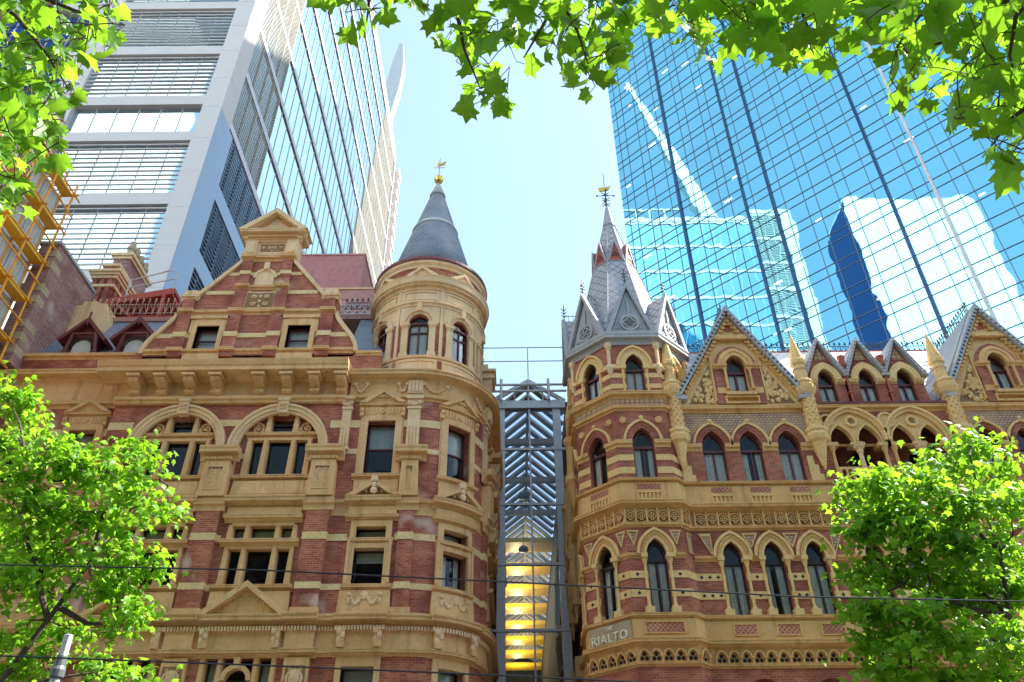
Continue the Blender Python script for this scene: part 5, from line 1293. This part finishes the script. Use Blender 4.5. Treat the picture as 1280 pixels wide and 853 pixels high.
q = MB(); q.beam((-1.15, -8.1, 23.95), (RX, -8.05, RZ + .1), .14, .2); q.beam((2.75, -8.1, 23.95), (RX, -8.05, RZ + .1), .14, .2); q.bar((RX, -8.0, 23.6), (RX, -8.0, RZ), .06); q.bar((.1, -8.0, 23.6), (.1, -8.0, 24.7), .04); q.bar((1.6, -8.0, 23.6), (1.6, -8.0, 24.7), .04); q.build('gable_frame', 'steel_grey', AT)
q = MB()
for z in (24.35, 24.75): q.bar((-1.2, -7.7, z), (2.85, -7.7, z), .07, 6)
for x in (-.6, 1.9): q.bar((x, -7.7, 23.8), (x, -7.7, 25.1), .08, 6)
for x in (.84,): q.bar((x, -7.6, 24.7), (x, -7.6, 27.1), .03, 6)
for z in (26.2, 27.1): q.bar((-1.6, -7.6, z), (3.0, -7.6, z), .03, 6)
q.build('roof_railing', 'steel_grey', AT)
for k in range(2): MB().lathe(.6, -(14 + 8 * k), [(.02, 23.2), (.02, 21.6), (.3, 21.4), (.34, 21.2), (.02, 21.1)], 10).build('pendant_lamp', 'steel_dark', AT)
MB().box(-1.2, 2.8, 0, 25.2, -63, -62.5).build('end_wall', 'interior', AT)
for k in range(7):
    l = bpy.data.lights.new('beam_fill_light', 'POINT'); l.energy = 150; l.color = (1, .80, .42); l.shadow_soft_size = .3  # added fill lights below the far beams, without any fittings
    lo = bpy.data.objects.new('beam_fill_light', l); COL.objects.link(lo); lo.location = (.2, 29.8 + k * 4.75, 22.4)
# ================================================================== TOWERS
TT = thing('office_tower', 'tall pale office tower with louvred floors and a mirrored side, behind the gabled brick building', 'tower', (-40, 50, 0))
TX, TY0, TY1, TH = -23.87, 14.0, 84.0, 131.0
MB().box(-64, TX - .14, 0, TH - 1, -TY1 + .5, -TY0 - .5).build('glass_wall', 'glass_pale', TT)
FZ = [38.2, 45.85, 53.05, 57.6, 64.65, 71.8, 79, 86.2, 93.4, 100.6, 107.8, 115, 122.2, 129.6]
q = MB()
for x0, x1 in ((-25.5, TX), (-38.4, -36.3), (-51.2, -49.2), (-64, -62)): q.box(x0, x1, 0, TH, -TY0 - .5, -TY0)
q.box(TX - .4, TX, 0, TH, -TY0 - 2.3, -TY0 - .501)
for z in FZ:
    for x0, x1 in ((-36.3, -25.5), (-49.2, -38.4), (-62, -51.2)): q.box(x0, x1, z - .55, z + .55, -TY0 - .5, -TY0 - .06)
q.build('concrete_frame', 'concrete', TT)
q = MB()                                            # joints between the cladding panels of the frame
for k in range(34):
    z = 2 + k * 3.9; q.box(-25.52, TX + .012, z, z + .05, -TY0 - 2.31, -TY0 + .012); q.box(-38.41, -36.29, z, z + .05, -TY0 - .5, -TY0 + .012)
q.build('panel_joint', 'louvre', TT)
for x0, x1 in ((-36.3, -25.5), (-49.2, -38.4)):
    for i, (z0, z1) in enumerate(zip(FZ[:-1], FZ[1:])):
        if z1 > 96: break
        a, b = z0 + .55, z1 - .55
        q = MB(); n = int(round((x1 - x0) / 1.8))
        for k in range(1, n): q.box(x0 + k * (x1 - x0) / n - .02, x0 + k * (x1 - x0) / n + .02, a, b, -TY0 - .5, -TY0 - .44)
        if 53 < z0 < 57 or x0 < -40:
            q.build('glazing_bar', 'concrete', TT)
        else:
            m_ = max(3, int((b - a) / .5))
            for j in range(m_):
                z = a + .15 + j * (b - a) / m_; q.add([(x0, -TY0 - .3, z), (x1, -TY0 - .3, z), (x1, -TY0 - .2, z + .02), (x0, -TY0 - .2, z + .02), (x0, -TY0 - .3, z + .09), (x1, -TY0 - .3, z + .09), (x1, -TY0 - .2, z + .11), (x0, -TY0 - .2, z + .11)],
                                                   [(0, 1, 2, 3), (4, 7, 6, 5), (0, 4, 5, 1), (1, 5, 6, 2), (2, 6, 7, 3), (3, 7, 4, 0)])
            q.build('louvre_screen', 'louvre', TT)
q = MB(); GZ = [20.9 + 7.24 * k for k in range(16)]
for z in GZ: q.box(TX - .4, TX, z - .36, z + .36, -TY1, -TY0 - 2.3)
q.box(TX - .8, TX + .12, TH - 1.2, TH, -TY1, -TY0); q.box(TX - .8, TX + .05, 0, TH, -TY1 - .6, -TY1); q.build('floor_band', 'panel_lilac', TT)
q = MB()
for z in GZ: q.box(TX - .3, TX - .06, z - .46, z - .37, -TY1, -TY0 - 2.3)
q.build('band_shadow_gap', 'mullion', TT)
q = MB()
for k in range(1, 36): y = TY0 + 2.3 + k * 1.93; q.box(TX - .2, TX - .09, 10, TH - 1.2, -y - .05, -y)
q.build('glazing_bar', 'concrete', TT)
for i, z in enumerate(GZ[:-1]):
    if z < 30: continue
    y1 = 24.4 if z > 50 else 30
    for a, b in ((TY0 + 2.35, y1), (60 + max(0, (z - 80)) * .25 if z > 70 else 62, TY1 - 1)):
        q = MB(); m_ = 15
        for j in range(m_): zz = z + .4 + j * 6.5 / m_; q.box(TX - .1, TX - .03, zz, zz + .14, -b, -a)
        n = max(2, int((b - a) / 1.9))
        for k in range(n + 1): y = a + (b - a) * k / n; q.box(TX - .2, TX - .02, z + .38, z + 6.72, -y - .05, -y + .05)
        q.build('louvre_screen', 'louvre_side' if z > 50 or a > 40 else 'louvre_shaded', TT)
BP = [at(x, y, 100) for x, y in ((500, 53), (504, 56), (504.5, 80), (500, 105), (492, 130), (486, 150), (484, 190), (476, 190), (478, 150), (481, 110), (490, 78))]
MB().prism([(p.x, p.z) for p in BP], -103, -100).build('roof_blade', 'panel_white', TT)                # white roof blade
q = MB()
for k in range(14): y = 40 + k * 3.4; q.beam((TX - .5, -y, TH), (TX - .5, -y, TH + 3), .3, .3)
q.box(TX - .8, TX - .3, TH + 3, TH + 3.3, -84, -40); q.build('roof_frame', 'panel_white', TT)
q = MB()                                            # balcony stack on the far end
for k in range(22): q.box(TX - 1.5, TX + .9, 60 + k * 3.2, 60.5 + k * 3.2, -TY1 - 4.0, -TY1 - .6); q.box(TX + .5, TX + .9, 60.5 + k * 3.2, 61.6 + k * 3.2, -TY1 - 3.4 + (k % 3) * .5, -TY1 - .8)
q.build('end_balcony', 'concrete', TT)
q = MB(); q.add([(-26, -31.5, 131), (-23.6, -31.5, 131), (-23.6, -35.5, 131), (-26, -35.5, 131), (-24.6, -47, 181), (-24, -47, 181), (-24, -48, 181), (-24.6, -48, 181)], [(0, 1, 2, 3), (7, 6, 5, 4), (0, 4, 5, 1), (1, 5, 6, 2), (2, 6, 7, 3), (3, 7, 4, 0)]); q.build('roof_mast', 'panel_white', TT)
q = MB()                                            # solid panels on the lower side storeys, the blue they reflect painted on
for z in [g for g in GZ if g < 56]: q.box(TX - .3, TX + .03, z - .8, z + .8, -TY0 - 31, -TY0 - 3.2)
for y0, y1 in ((TY0 + .02, TY0 + 3.2), (TY0 + 16, TY0 + 17.4)): q.box(TX - .3, TX + .032, 10, 56.4, -y1, -y0)
q.build('blue_reflect_panels', 'panel_blue_reflect', TT)
# mirrored blue tower, set at 45 degrees to the street
GT = thing('glass_tower', 'huge mirrored blue glass skyscraper with a thin dark grid, behind the Gothic building', 'tower', (50, 60, 0))
FG = planar(16.5, 60, -pi / 4); GH = 158; SU = 20.0; GL = 62.0
MB().box(0, SU, 0, GH, -40, -1.6).build('glass_wall', 'glass_blue', GT, FG); MB().box(SU, GL, 0, GH, -40, 0).build('glass_wall', 'glass_blue', GT, FG)
MB().box(SU - .06, SU, 0, GH, -1.7, .1).build('step_wall', 'glass_pale', GT, FG)
q = MB(); hv = MB(); lt = MB()
us = []
u = 1.0
while u < GL:
    us.append(u); us.append(u + 1.35); u += 3.75
for i, u in enumerate(us):
    d = -1.6 if u < SU else 0
    if abs(u - SU) < .5: continue
    if i % 7 == 5: hv.box(u - .16, u + .16, 20, GH, d, d + .3)
    else: q.box(u - .035, u + .035, 20, GH, d, d + .07)
for u in (SU + 20.4, SU + 30.0): lt.box(u - .16, u + .16, 20, GH, 0, .2)
hv.box(SU - .12, SU + .12, 20, GH, -1.6, .3); q.build('mullion', 'mullion', GT, FG); hv.build('fin', 'mullion_blue', GT, FG); lt.build('light_fin', 'panel_white', GT, FG)
q = MB(); z = 40.0
while z < GH:
    for dz in (0, 1.35): q.box(0, SU - .1, z + dz - .035, z + dz + .035, -1.6, -1.53); q.box(SU, GL, z + dz - .035, z + dz + .035, 0, .065)
    z += 4.05
q.build('transom', 'mullion', GT, FG)
# lit office ceilings glimpsed through the mirror glass
lm, ln, ll, lb = newmat('lamp_white'); lb.inputs['Emission Color'].default_value = (1, .98, .95, 1); lb.inputs['Emission Strength'].default_value = 1.6; lb.inputs['Base Color'].default_value = (.8, .8, .8, 1)
q = MB(); rr = random.Random(5)
for k in range(46):
    u = rr.uniform(1, GL - 12); z = rr.uniform(45, 120); d = .03 if u > SU else -1.57; q.box(u, u + rr.uniform(.4, 1.5), z, z + .14, d - .02, d + .02)
q.build('ceiling_light', 'lamp_white', GT, FG)
# ------------------------------------------------------------------ across the street, seen only in the mirrors and windows
WT = thing('white_tower', 'white slab tower across the street, mirrored in the blue glass', 'tower', (-100, -50, 0))
MB().box(-99, -82, 0, 194, 33, 76).build('wall', 'panel_white', WT)
MB().box(-98.9, -82.1, 0, 192, 32.6, 32.98).build('glass_wall', 'glass_dark', WT)
q = MB()
for k in range(7): q.box(-82, -81.8, 3.4, 193, 36 + k * 5.6, 36.5 + k * 5.6)
q.build('wall_rib', 'concrete', WT)
for i, (x0, x1, h, mt, lab) in enumerate(((-75, -42, 27, 'opposite_stone', 'stone office block opposite, mirrored in the windows at left'), (-41, -8, 33, 'opposite_stone', 'wide brown office block opposite, mirrored in the middle windows'), (-7, 30, 24, 'opposite_stone', 'low grey office block opposite, mirrored in the windows of the tower bay'), (31, 75, 30, 'opposite_stone', 'brown stone block opposite, mirrored in the right windows'))):
    o = thing('office_block', lab, 'building', ((x0 + x1) / 2, -42, 0), 'office blocks across the street')
    MB().box(x0, x1, 0, h, 33.5, 52).build('wall', mt, o)
    z = 4.5
    while z < h - 3:
        q = MB(); n = int((x1 - x0) / 3)
        for k in range(n): a = x0 + .6 + k * (x1 - x0 - .6) / n; q.box(a, a + 1.7, z, z + 2.1, 33.3, 33.49)
        q.build('window_strip', 'glass_office', o); z += 3.8
# ================================================================== CABLES, LAMP
def cable(label, pts, Y, r):
    q = MB(); P = [at(x, y, Y) for x, y in pts]; a = P[0] + (P[0] - P[-1]) * .6; b = P[-1] + (P[-1] - P[0]) * .6
    c = [a] + P + [b]
    for p0, p1 in zip(c, c[1:]): q.bar((p0.x, -p0.y, p0.z), (p1.x, -p1.y, p1.z), r, 6)
    o = q.build('overhead_cable', 'cable', None); return tag(o, label, 'cable', 'cables over the street')
cable('upper black cable crossing the whole street in front of both brick facades', [(0, 706), (330, 713), (640, 728), (1000, 746), (1280, 752)], -11, .019)
cable('lower black cable near the bottom edge, in front of the round corner', [(0, 820), (330, 832), (640, 845), (800, 853)], -11, .019)
pt = at(86, 795, -9); LP = thing('lamp_post', 'grey steel lamp post top standing in the left tree', 'lamp post', (pt.x, -9, 0.1))
q = MB(); zt = pt.z; q.lathe(pt.x, 9, [(.16, .1), (.13, 1.2), (.1, zt)], 12); q.build('pole', 'steel_grey', LP)
z8 = at(72, 838, -9).z; q = MB(); q.lathe(pt.x, 9, [(.1, z8 - .2), (.15, z8 - .15), (.16, z8), (.13, z8 + .08), (.12, z8 + .3), (.1, z8 + .34)], 14)
q.build('collar', 'steel_dark', LP); MB().lathe(pt.x, 9, [(.1, zt - .02), (.105, zt), (.09, zt + .02)], 12).build('pole_cap', 'steel_grey', LP)
# ================================================================== TREES
import numpy as np
LEAF5 = [(0, 0), (0.14, 0.04), (0.38, -0.12), (0.42, 0.08), (0.62, 0.14), (0.51, 0.23), (0.47, 0.31), (0.53, 0.43), (0.62, 0.66), (0.43, 0.62), (0.33, 0.61), (0.25, 0.77), (0.13, 0.83), (0, 1.08), (-0.13, 0.83), (-0.25, 0.77), (-0.33, 0.61), (-0.43, 0.62), (-0.62, 0.66), (-0.53, 0.43), (-0.47, 0.31), (-0.51, 0.23), (-0.62, 0.14), (-0.42, 0.08), (-0.38, -0.12), (-0.14, 0.04)]
LEAF3 = [(0, 0), (.36, .04), (.30, .24), (.52, .44), (.24, .54), (0, 1.0), (-.24, .54), (-.52, .44), (-.30, .24), (-.36, .04)]
def leaves(name, mat, parent, items, shape, ctr):
    """items: (position, tip direction, normal, size)"""
    V, F = [], []
    n = len(shape); lr = random.Random(len(items))
    for p, t, nn, s in items:
        c1, c2, sk = lr.uniform(.1, 1.1), lr.uniform(-.1, .6), lr.uniform(.86, 1.16)
        t = Vector(t).normalized(); nn = Vector(nn); nn = (nn - t * nn.dot(t))
        if nn.length < 1e-3: nn = t.orthogonal()
        nn.normalize(); x = t.cross(nn); o = len(V); p = Vector(p)
        for a, b in shape:
            V.append(p + x * (a * s * sk) + t * (b * s) - nn * (s * (c1 * a * a + c2 * b * b)))
        V.append(p + t * (ctr * s) + nn * (.0))
        F += [(o + i, o + (i + 1) % n, o + n) for i in range(n)]
    me = bpy.data.meshes.new(name); me.from_pydata([tuple(v) for v in V], [], F); uvs = [(a, b) for a, b in shape] + [(0, ctr)]; ul = me.uv_layers.new(name='UVMap')
    ul.data.foreach_set('uv', [c for lp in me.loops for c in uvs[lp.vertex_index % (n + 1)]]); me.materials.append(MT[mat])
    for p in me.polygons: p.use_smooth = True
    o = bpy.data.objects.new(name, me); COL.objects.link(o); o.parent = parent; o.matrix_parent_inverse = Matrix.Translation(-parent.location); return o
def rv(r): 
    while True:
        v = Vector((r.uniform(-1, 1), r.uniform(-1, 1), r.uniform(-1, 1)))
        if v.length < 1: return v
def limb(q, pts, r0, r1):
    P = [Vector(p) for p in pts]; n = len(P) - 1
    for i in range(n):
        a = r0 + (r1 - r0) * i / n; b = r0 + (r1 - r0) * (i + 1) / n
        q.bar((P[i].x, -P[i].y, P[i].z), (P[i + 1].x, -P[i + 1].y, P[i + 1].z), a, 8, b); q.blob((P[i + 1].x, -P[i + 1].y, P[i + 1].z), b * 1.02)
def street_tree(name, label, base, Y, clumps, stems, seed, size=(.15, .24), dens=1.0):
    r = random.Random(seed); T = thing(name, label, 'tree', (base[0], base[1], .1), None)
    q = MB(); top = at(*stems[0][0], Y)
    limb(q, [(base[0], base[1], .1), (base[0] + .1, base[1], 2.2), ((base[0] + top.x) / 2, (base[1] + Y) / 2, (top.z + 2.2) / 2), top], .24, .15)
    q.build('trunk', 'bark', T)
    b = MB(); its = []; tips = []
    for st in stems:
        P = [at(x, y, Y + r.uniform(-.3, .3) * i) for i, (x, y) in enumerate(st)]; limb(b, P, .085, .02); tips += P
    for (cx, cy, cr) in clumps:
        c = at(cx, cy, Y + r.uniform(-1.3, 1.3)); sc = (c - CAM).dot(FWD) / FPX; R3 = cr * sc
        near = min(tips, key=lambda p: (p - c).length); mid = (near + c) / 2 + rv(r) * .3
        limb(b, [near, mid, c], .035, .012)
        ns = int(20 * (R3 / 1.1) ** 2 * dens * (.6 if cy > 735 and cx < 300 else 1)) + 4
        for k in range(ns):
            d = rv(r); d = d * (.55 + .45 * r.random()); s = c + Vector((d.x, d.y * 1.1, d.z)) * R3
            limb(b, [c + (s - c) * .15 + rv(r) * .1, c + (s - c) * .6 + rv(r) * .12, s], .014, .005)
            rad = r.uniform(.2, .42)
            for j in range(int(r.uniform(15, 30))):
                p = s + Vector((r.gauss(0, 1) * rad, r.gauss(0, 1) * rad, r.gauss(0, 1) * rad * .5))
                t = Vector((r.uniform(-1, 1), r.uniform(-1, 1), r.uniform(-.9, .1))); nn = Vector((r.gauss(0, .55), r.gauss(0, .55) - .25, 1))
                its.append((p, t, nn, r.uniform(*size)))
    b.build('branches', 'bark', T); leaves('crown', 'leaf_street', T, its, LEAF3, .4); return T, len(its)
lt_c = [(8, 490, 22), (25, 520, 36), (5, 560, 40), (60, 562, 34), (20, 610, 50), (95, 580, 36), (140, 592, 34), (185, 580, 26), (165, 560, 14), (70, 625, 48), (130, 640, 44), (175, 632, 30), (210, 635, 22), (25, 670, 52), (85, 690, 42), (150, 690, 34), (190, 705, 20), (15, 730, 44), (70, 745, 34),
        (120, 735, 26), (160, 735, 22), (30, 790, 36), (95, 790, 26), (145, 782, 20), (170, 760, 12), (60, 835, 34), (120, 838, 24), (10, 840, 30), (155, 846, 10)]
T1, n1 = street_tree('plane_tree', 'leafy green street tree in front of the left end of the gabled brick building', (at(-60, 900, -7).x - 1.0, -7.4), -7, lt_c,
    [[(-20, 880), (60, 775), (115, 700), (160, 650), (200, 600)], [(115, 700), (130, 640), (150, 600)], [(60, 775), (40, 700), (20, 620), (30, 560)], [(75, 760), (110, 780), (150, 780)], [(-20, 880), (60, 850), (120, 840)]], 3, size=(.16, .28), dens=.6)
rt_c = [(1212, 558, 24), (1190, 585, 34), (1240, 585, 30), (1160, 605, 34), (1215, 625, 42), (1262, 625, 26), (1125, 600, 18), (1095, 600, 22), (1070, 612, 20), (1105, 640, 34), (1150, 660, 40), (1200, 680, 44), (1250, 690, 42), (1085, 670, 28), (1120, 705, 38), (1170, 725, 42), (1230, 745, 46), (1075, 715, 20), (1100, 755, 32), (1150, 775, 38),
        (1205, 800, 42), (1262, 800, 36), (1100, 800, 30), (1140, 830, 36), (1195, 850, 34), (1255, 850, 36), (1100, 835, 18), (1075, 765, 14), (1275, 740, 30), (1068, 625, 10)]
T2, n2 = street_tree('plane_tree', 'dense green street tree in front of the right Gothic facade', (at(1330, 900, -7).x + .6, -7.4), -7, rt_c,
    [[(1310, 900), (1262, 770), (1250, 690), (1225, 620), (1212, 570)], [(1262, 770), (1200, 720), (1150, 660), (1110, 620)], [(1250, 690), (1190, 640), (1170, 600)], [(1270, 800), (1200, 800), (1130, 800)], [(1262, 770), (1210, 760), (1130, 730)]], 8, size=(.17, .29), dens=.85)
# branches overhead, close to the camera
def ray(x, y, dist):
    d = (FWD + RGT * ((x - 640) / FPX) + UPV * ((426.5 - y) / FPX)).normalized(); return CAM + d * dist
def overhead(name, label, base, top, bound, twigs, seed, cover, size, dists, gapn=0.0):
    r = random.Random(seed); T = thing(name, label, 'tree', (base[0], base[1], .1))
    q = MB(); limb(q, [(base[0], base[1], .1), (base[0], base[1] + .1, 3), (base[0] * .97, base[1] + .2, 6.5)], .3, .2); q.build('trunk', 'bark', T)
    b = MB(); start = Vector((base[0] * .97, base[1] + .2, 6.5)); limb(b, [start, (start + top) / 2 + Vector((0, 0, .8)), top], .14, .07)
    for tw in twigs:
        P = [ray(x, y, d) for x, y, d in tw]; limb(b, [top if r.random() < 0 else P[0]] + P[1:], .02, .005); limb(b, [top, (top + P[0]) / 2 + Vector((0, 0, .4)), P[0]], .05, .022)
    its = []; stubs = []; xs = [p[0] for p in bound]
    def lower(x):
        for (x0, y0), (x1, y1) in zip(bound, bound[1:]):
            if x0 <= x <= x1: return y0 + (y1 - y0) * (x - x0) / max(1, x1 - x0)
        return -99
    x = xs[0]
    while x < xs[-1]:
        L = lower(x)
        y = -70.0
        while y < L:
            if not (gapn and r.random() < gapn) and (L > -40):
                px_, py_ = x + r.uniform(-18, 18), y + r.uniform(-16, 12); ds = r.uniform(*dists)
                p = ray(px_, py_, ds); view = (CAM - p).normalized()
                s = r.uniform(*size)
                nn = Vector((0, 0, 1)) * .55 + rv(r) * .75 - view * .45
                t = Vector((r.uniform(-1, 1), r.uniform(-.7, .7), r.uniform(-1.2, -.05)))
                stub = p - t.normalized() * s * .45 + Vector((0, 0, .03))
                its.append((p, t, nn, s)); stubs.append((stub, p))
            y += cover
        x += cover
    # every leaf stalk joins the nearest twig, growing the twigs outwards leaf by leaf
    nodes = []
    for tw in twigs:
        P = [ray(x, y, d) for x, y, d in tw]
        for p0, p1 in zip(P, P[1:]): nodes += [p0.lerp(p1, k / 4) for k in range(5)]
    N = np.array([tuple(v) for v in nodes]); left = list(range(len(stubs)))
    best = [(float(np.min(np.sum((N - np.array(tuple(st[0]))) ** 2, axis=1)))) for st in stubs]
    for i in sorted(left, key=lambda k: best[k]):
        sp = np.array(tuple(stubs[i][0])); k = int(np.argmin(np.sum((N - sp) ** 2, axis=1))); q0 = Vector(N[k]); st, p = stubs[i]
        mid = (q0 + st) / 2 + Vector((0, 0, .03 * (st - q0).length + .01))
        b.bar((q0.x, -q0.y, q0.z), (mid.x, -mid.y, mid.z), .0045, 4, .0038); b.bar((mid.x, -mid.y, mid.z), (st.x, -st.y, st.z), .0038, 4, .003); b.bar((st.x, -st.y, st.z), (p.x, -p.y, p.z), .0026, 4)
        N = np.vstack([N, sp, np.array(tuple(mid))])
    b.build('branches', 'twig', T); leaves('foliage', 'leaf_near', T, its, LEAF5, .35); return len(its)
n3 = overhead('plane_tree', 'near tree whose big backlit leaves hang across the top of the view on the right', (9.5, -25.5), Vector((7.6, -23.4, 9.8)),
    [(786, -60), (800, 20), (835, 45), (850, 62), (875, 50), (900, 80), (925, 36), (950, 66), (985, 70), (1012, 100), (1035, 96), (1055, 60), (1082, 36), (1098, 56), (1122, 100), (1142, 128), (1160, 84), (1180, 150), (1205, 178), (1225, 150), (1240, 205), (1262, 215), (1290, 190), (1330, 220)],
    [[(1310, -40, 7), (1232, 22, 6.8), (1205, 46, 6.8), (1160, 58, 6.6), (1130, 78, 6.4)], [(1310, -20, 6.6), (1270, 20, 6.5), (1262, 70, 6.4), (1268, 92, 6.4)], [(1330, 100, 6), (1262, 150, 6), (1240, 182, 5.9)], [(1010, -60, 6.8), (1000, 10, 6.6), (1020, 60, 6.5)], [(930, -60, 6.6), (900, 0, 6.4), (880, 40, 6.3)], [(1205, -50, 6.9), (1185, 10, 6.7), (1150, 20, 6.5), (1120, 60, 6.4)]], 21, 13.5, (.09, .205), (5.2, 8.2), .1)
n4 = overhead('plane_tree', 'near tree whose leafy spray hangs from the top edge above the strip of sky', (6.0, -29.5), Vector((3.2, -27.0, 9.0)),
    [(385, -60), (392, 8), (405, -12), (440, 5), (452, 30), (470, 36), (490, 10), (545, 4), (560, 60), (582, 92), (600, 135), (630, 132), (640, 84), (655, 30), (672, 50), (700, 84), (722, 112), (745, 108), (762, 82), (788, 66), (795, -10), (800, -60)],
    [[(770, -60, 6.5), (700, -5, 6.2), (690, 12, 6.1), (668, 50, 6.0), (655, 72, 6)], [(575, -60, 6.2), (572, 20, 6), (580, 60, 5.9), (600, 110, 5.8)], [(700, -60, 6.3), (704, 8, 6.2), (722, 40, 6.1), (735, 80, 6)], [(480, -60, 6.4), (462, 0, 6.3), (458, 30, 6.2)]], 22, 13.5, (.09, .195), (5.2, 7.0), .12)
n5 = overhead('plane_tree', 'near tree with bright leaves filling the top left corner over the pale tower', (-8.5, -26.0), Vector((-7.2, -23.2, 8.6)),
    [(-60, 300), (-20, 280), (10, 272), (35, 240), (48, 195), (60, 206), (72, 180), (90, 120), (105, 72), (118, 66), (136, 72), (150, 20), (156, -60)],
    [[(-60, -40, 7), (20, 20, 6.8), (60, 70, 6.6), (85, 110, 6.5)], [(-60, 60, 6.8), (0, 130, 6.5), (40, 160, 6.4), (62, 190, 6.3)], [(-60, -60, 7), (60, 0, 6.8), (110, 20, 6.6), (138, 50, 6.5)], [(-60, 180, 6.6), (-10, 230, 6.4), (20, 260, 6.4)]], 23, 10.5, (.07, .15), (5.6, 8.4), .08)
print('leaves', n1, n2, n3, n4, n5)
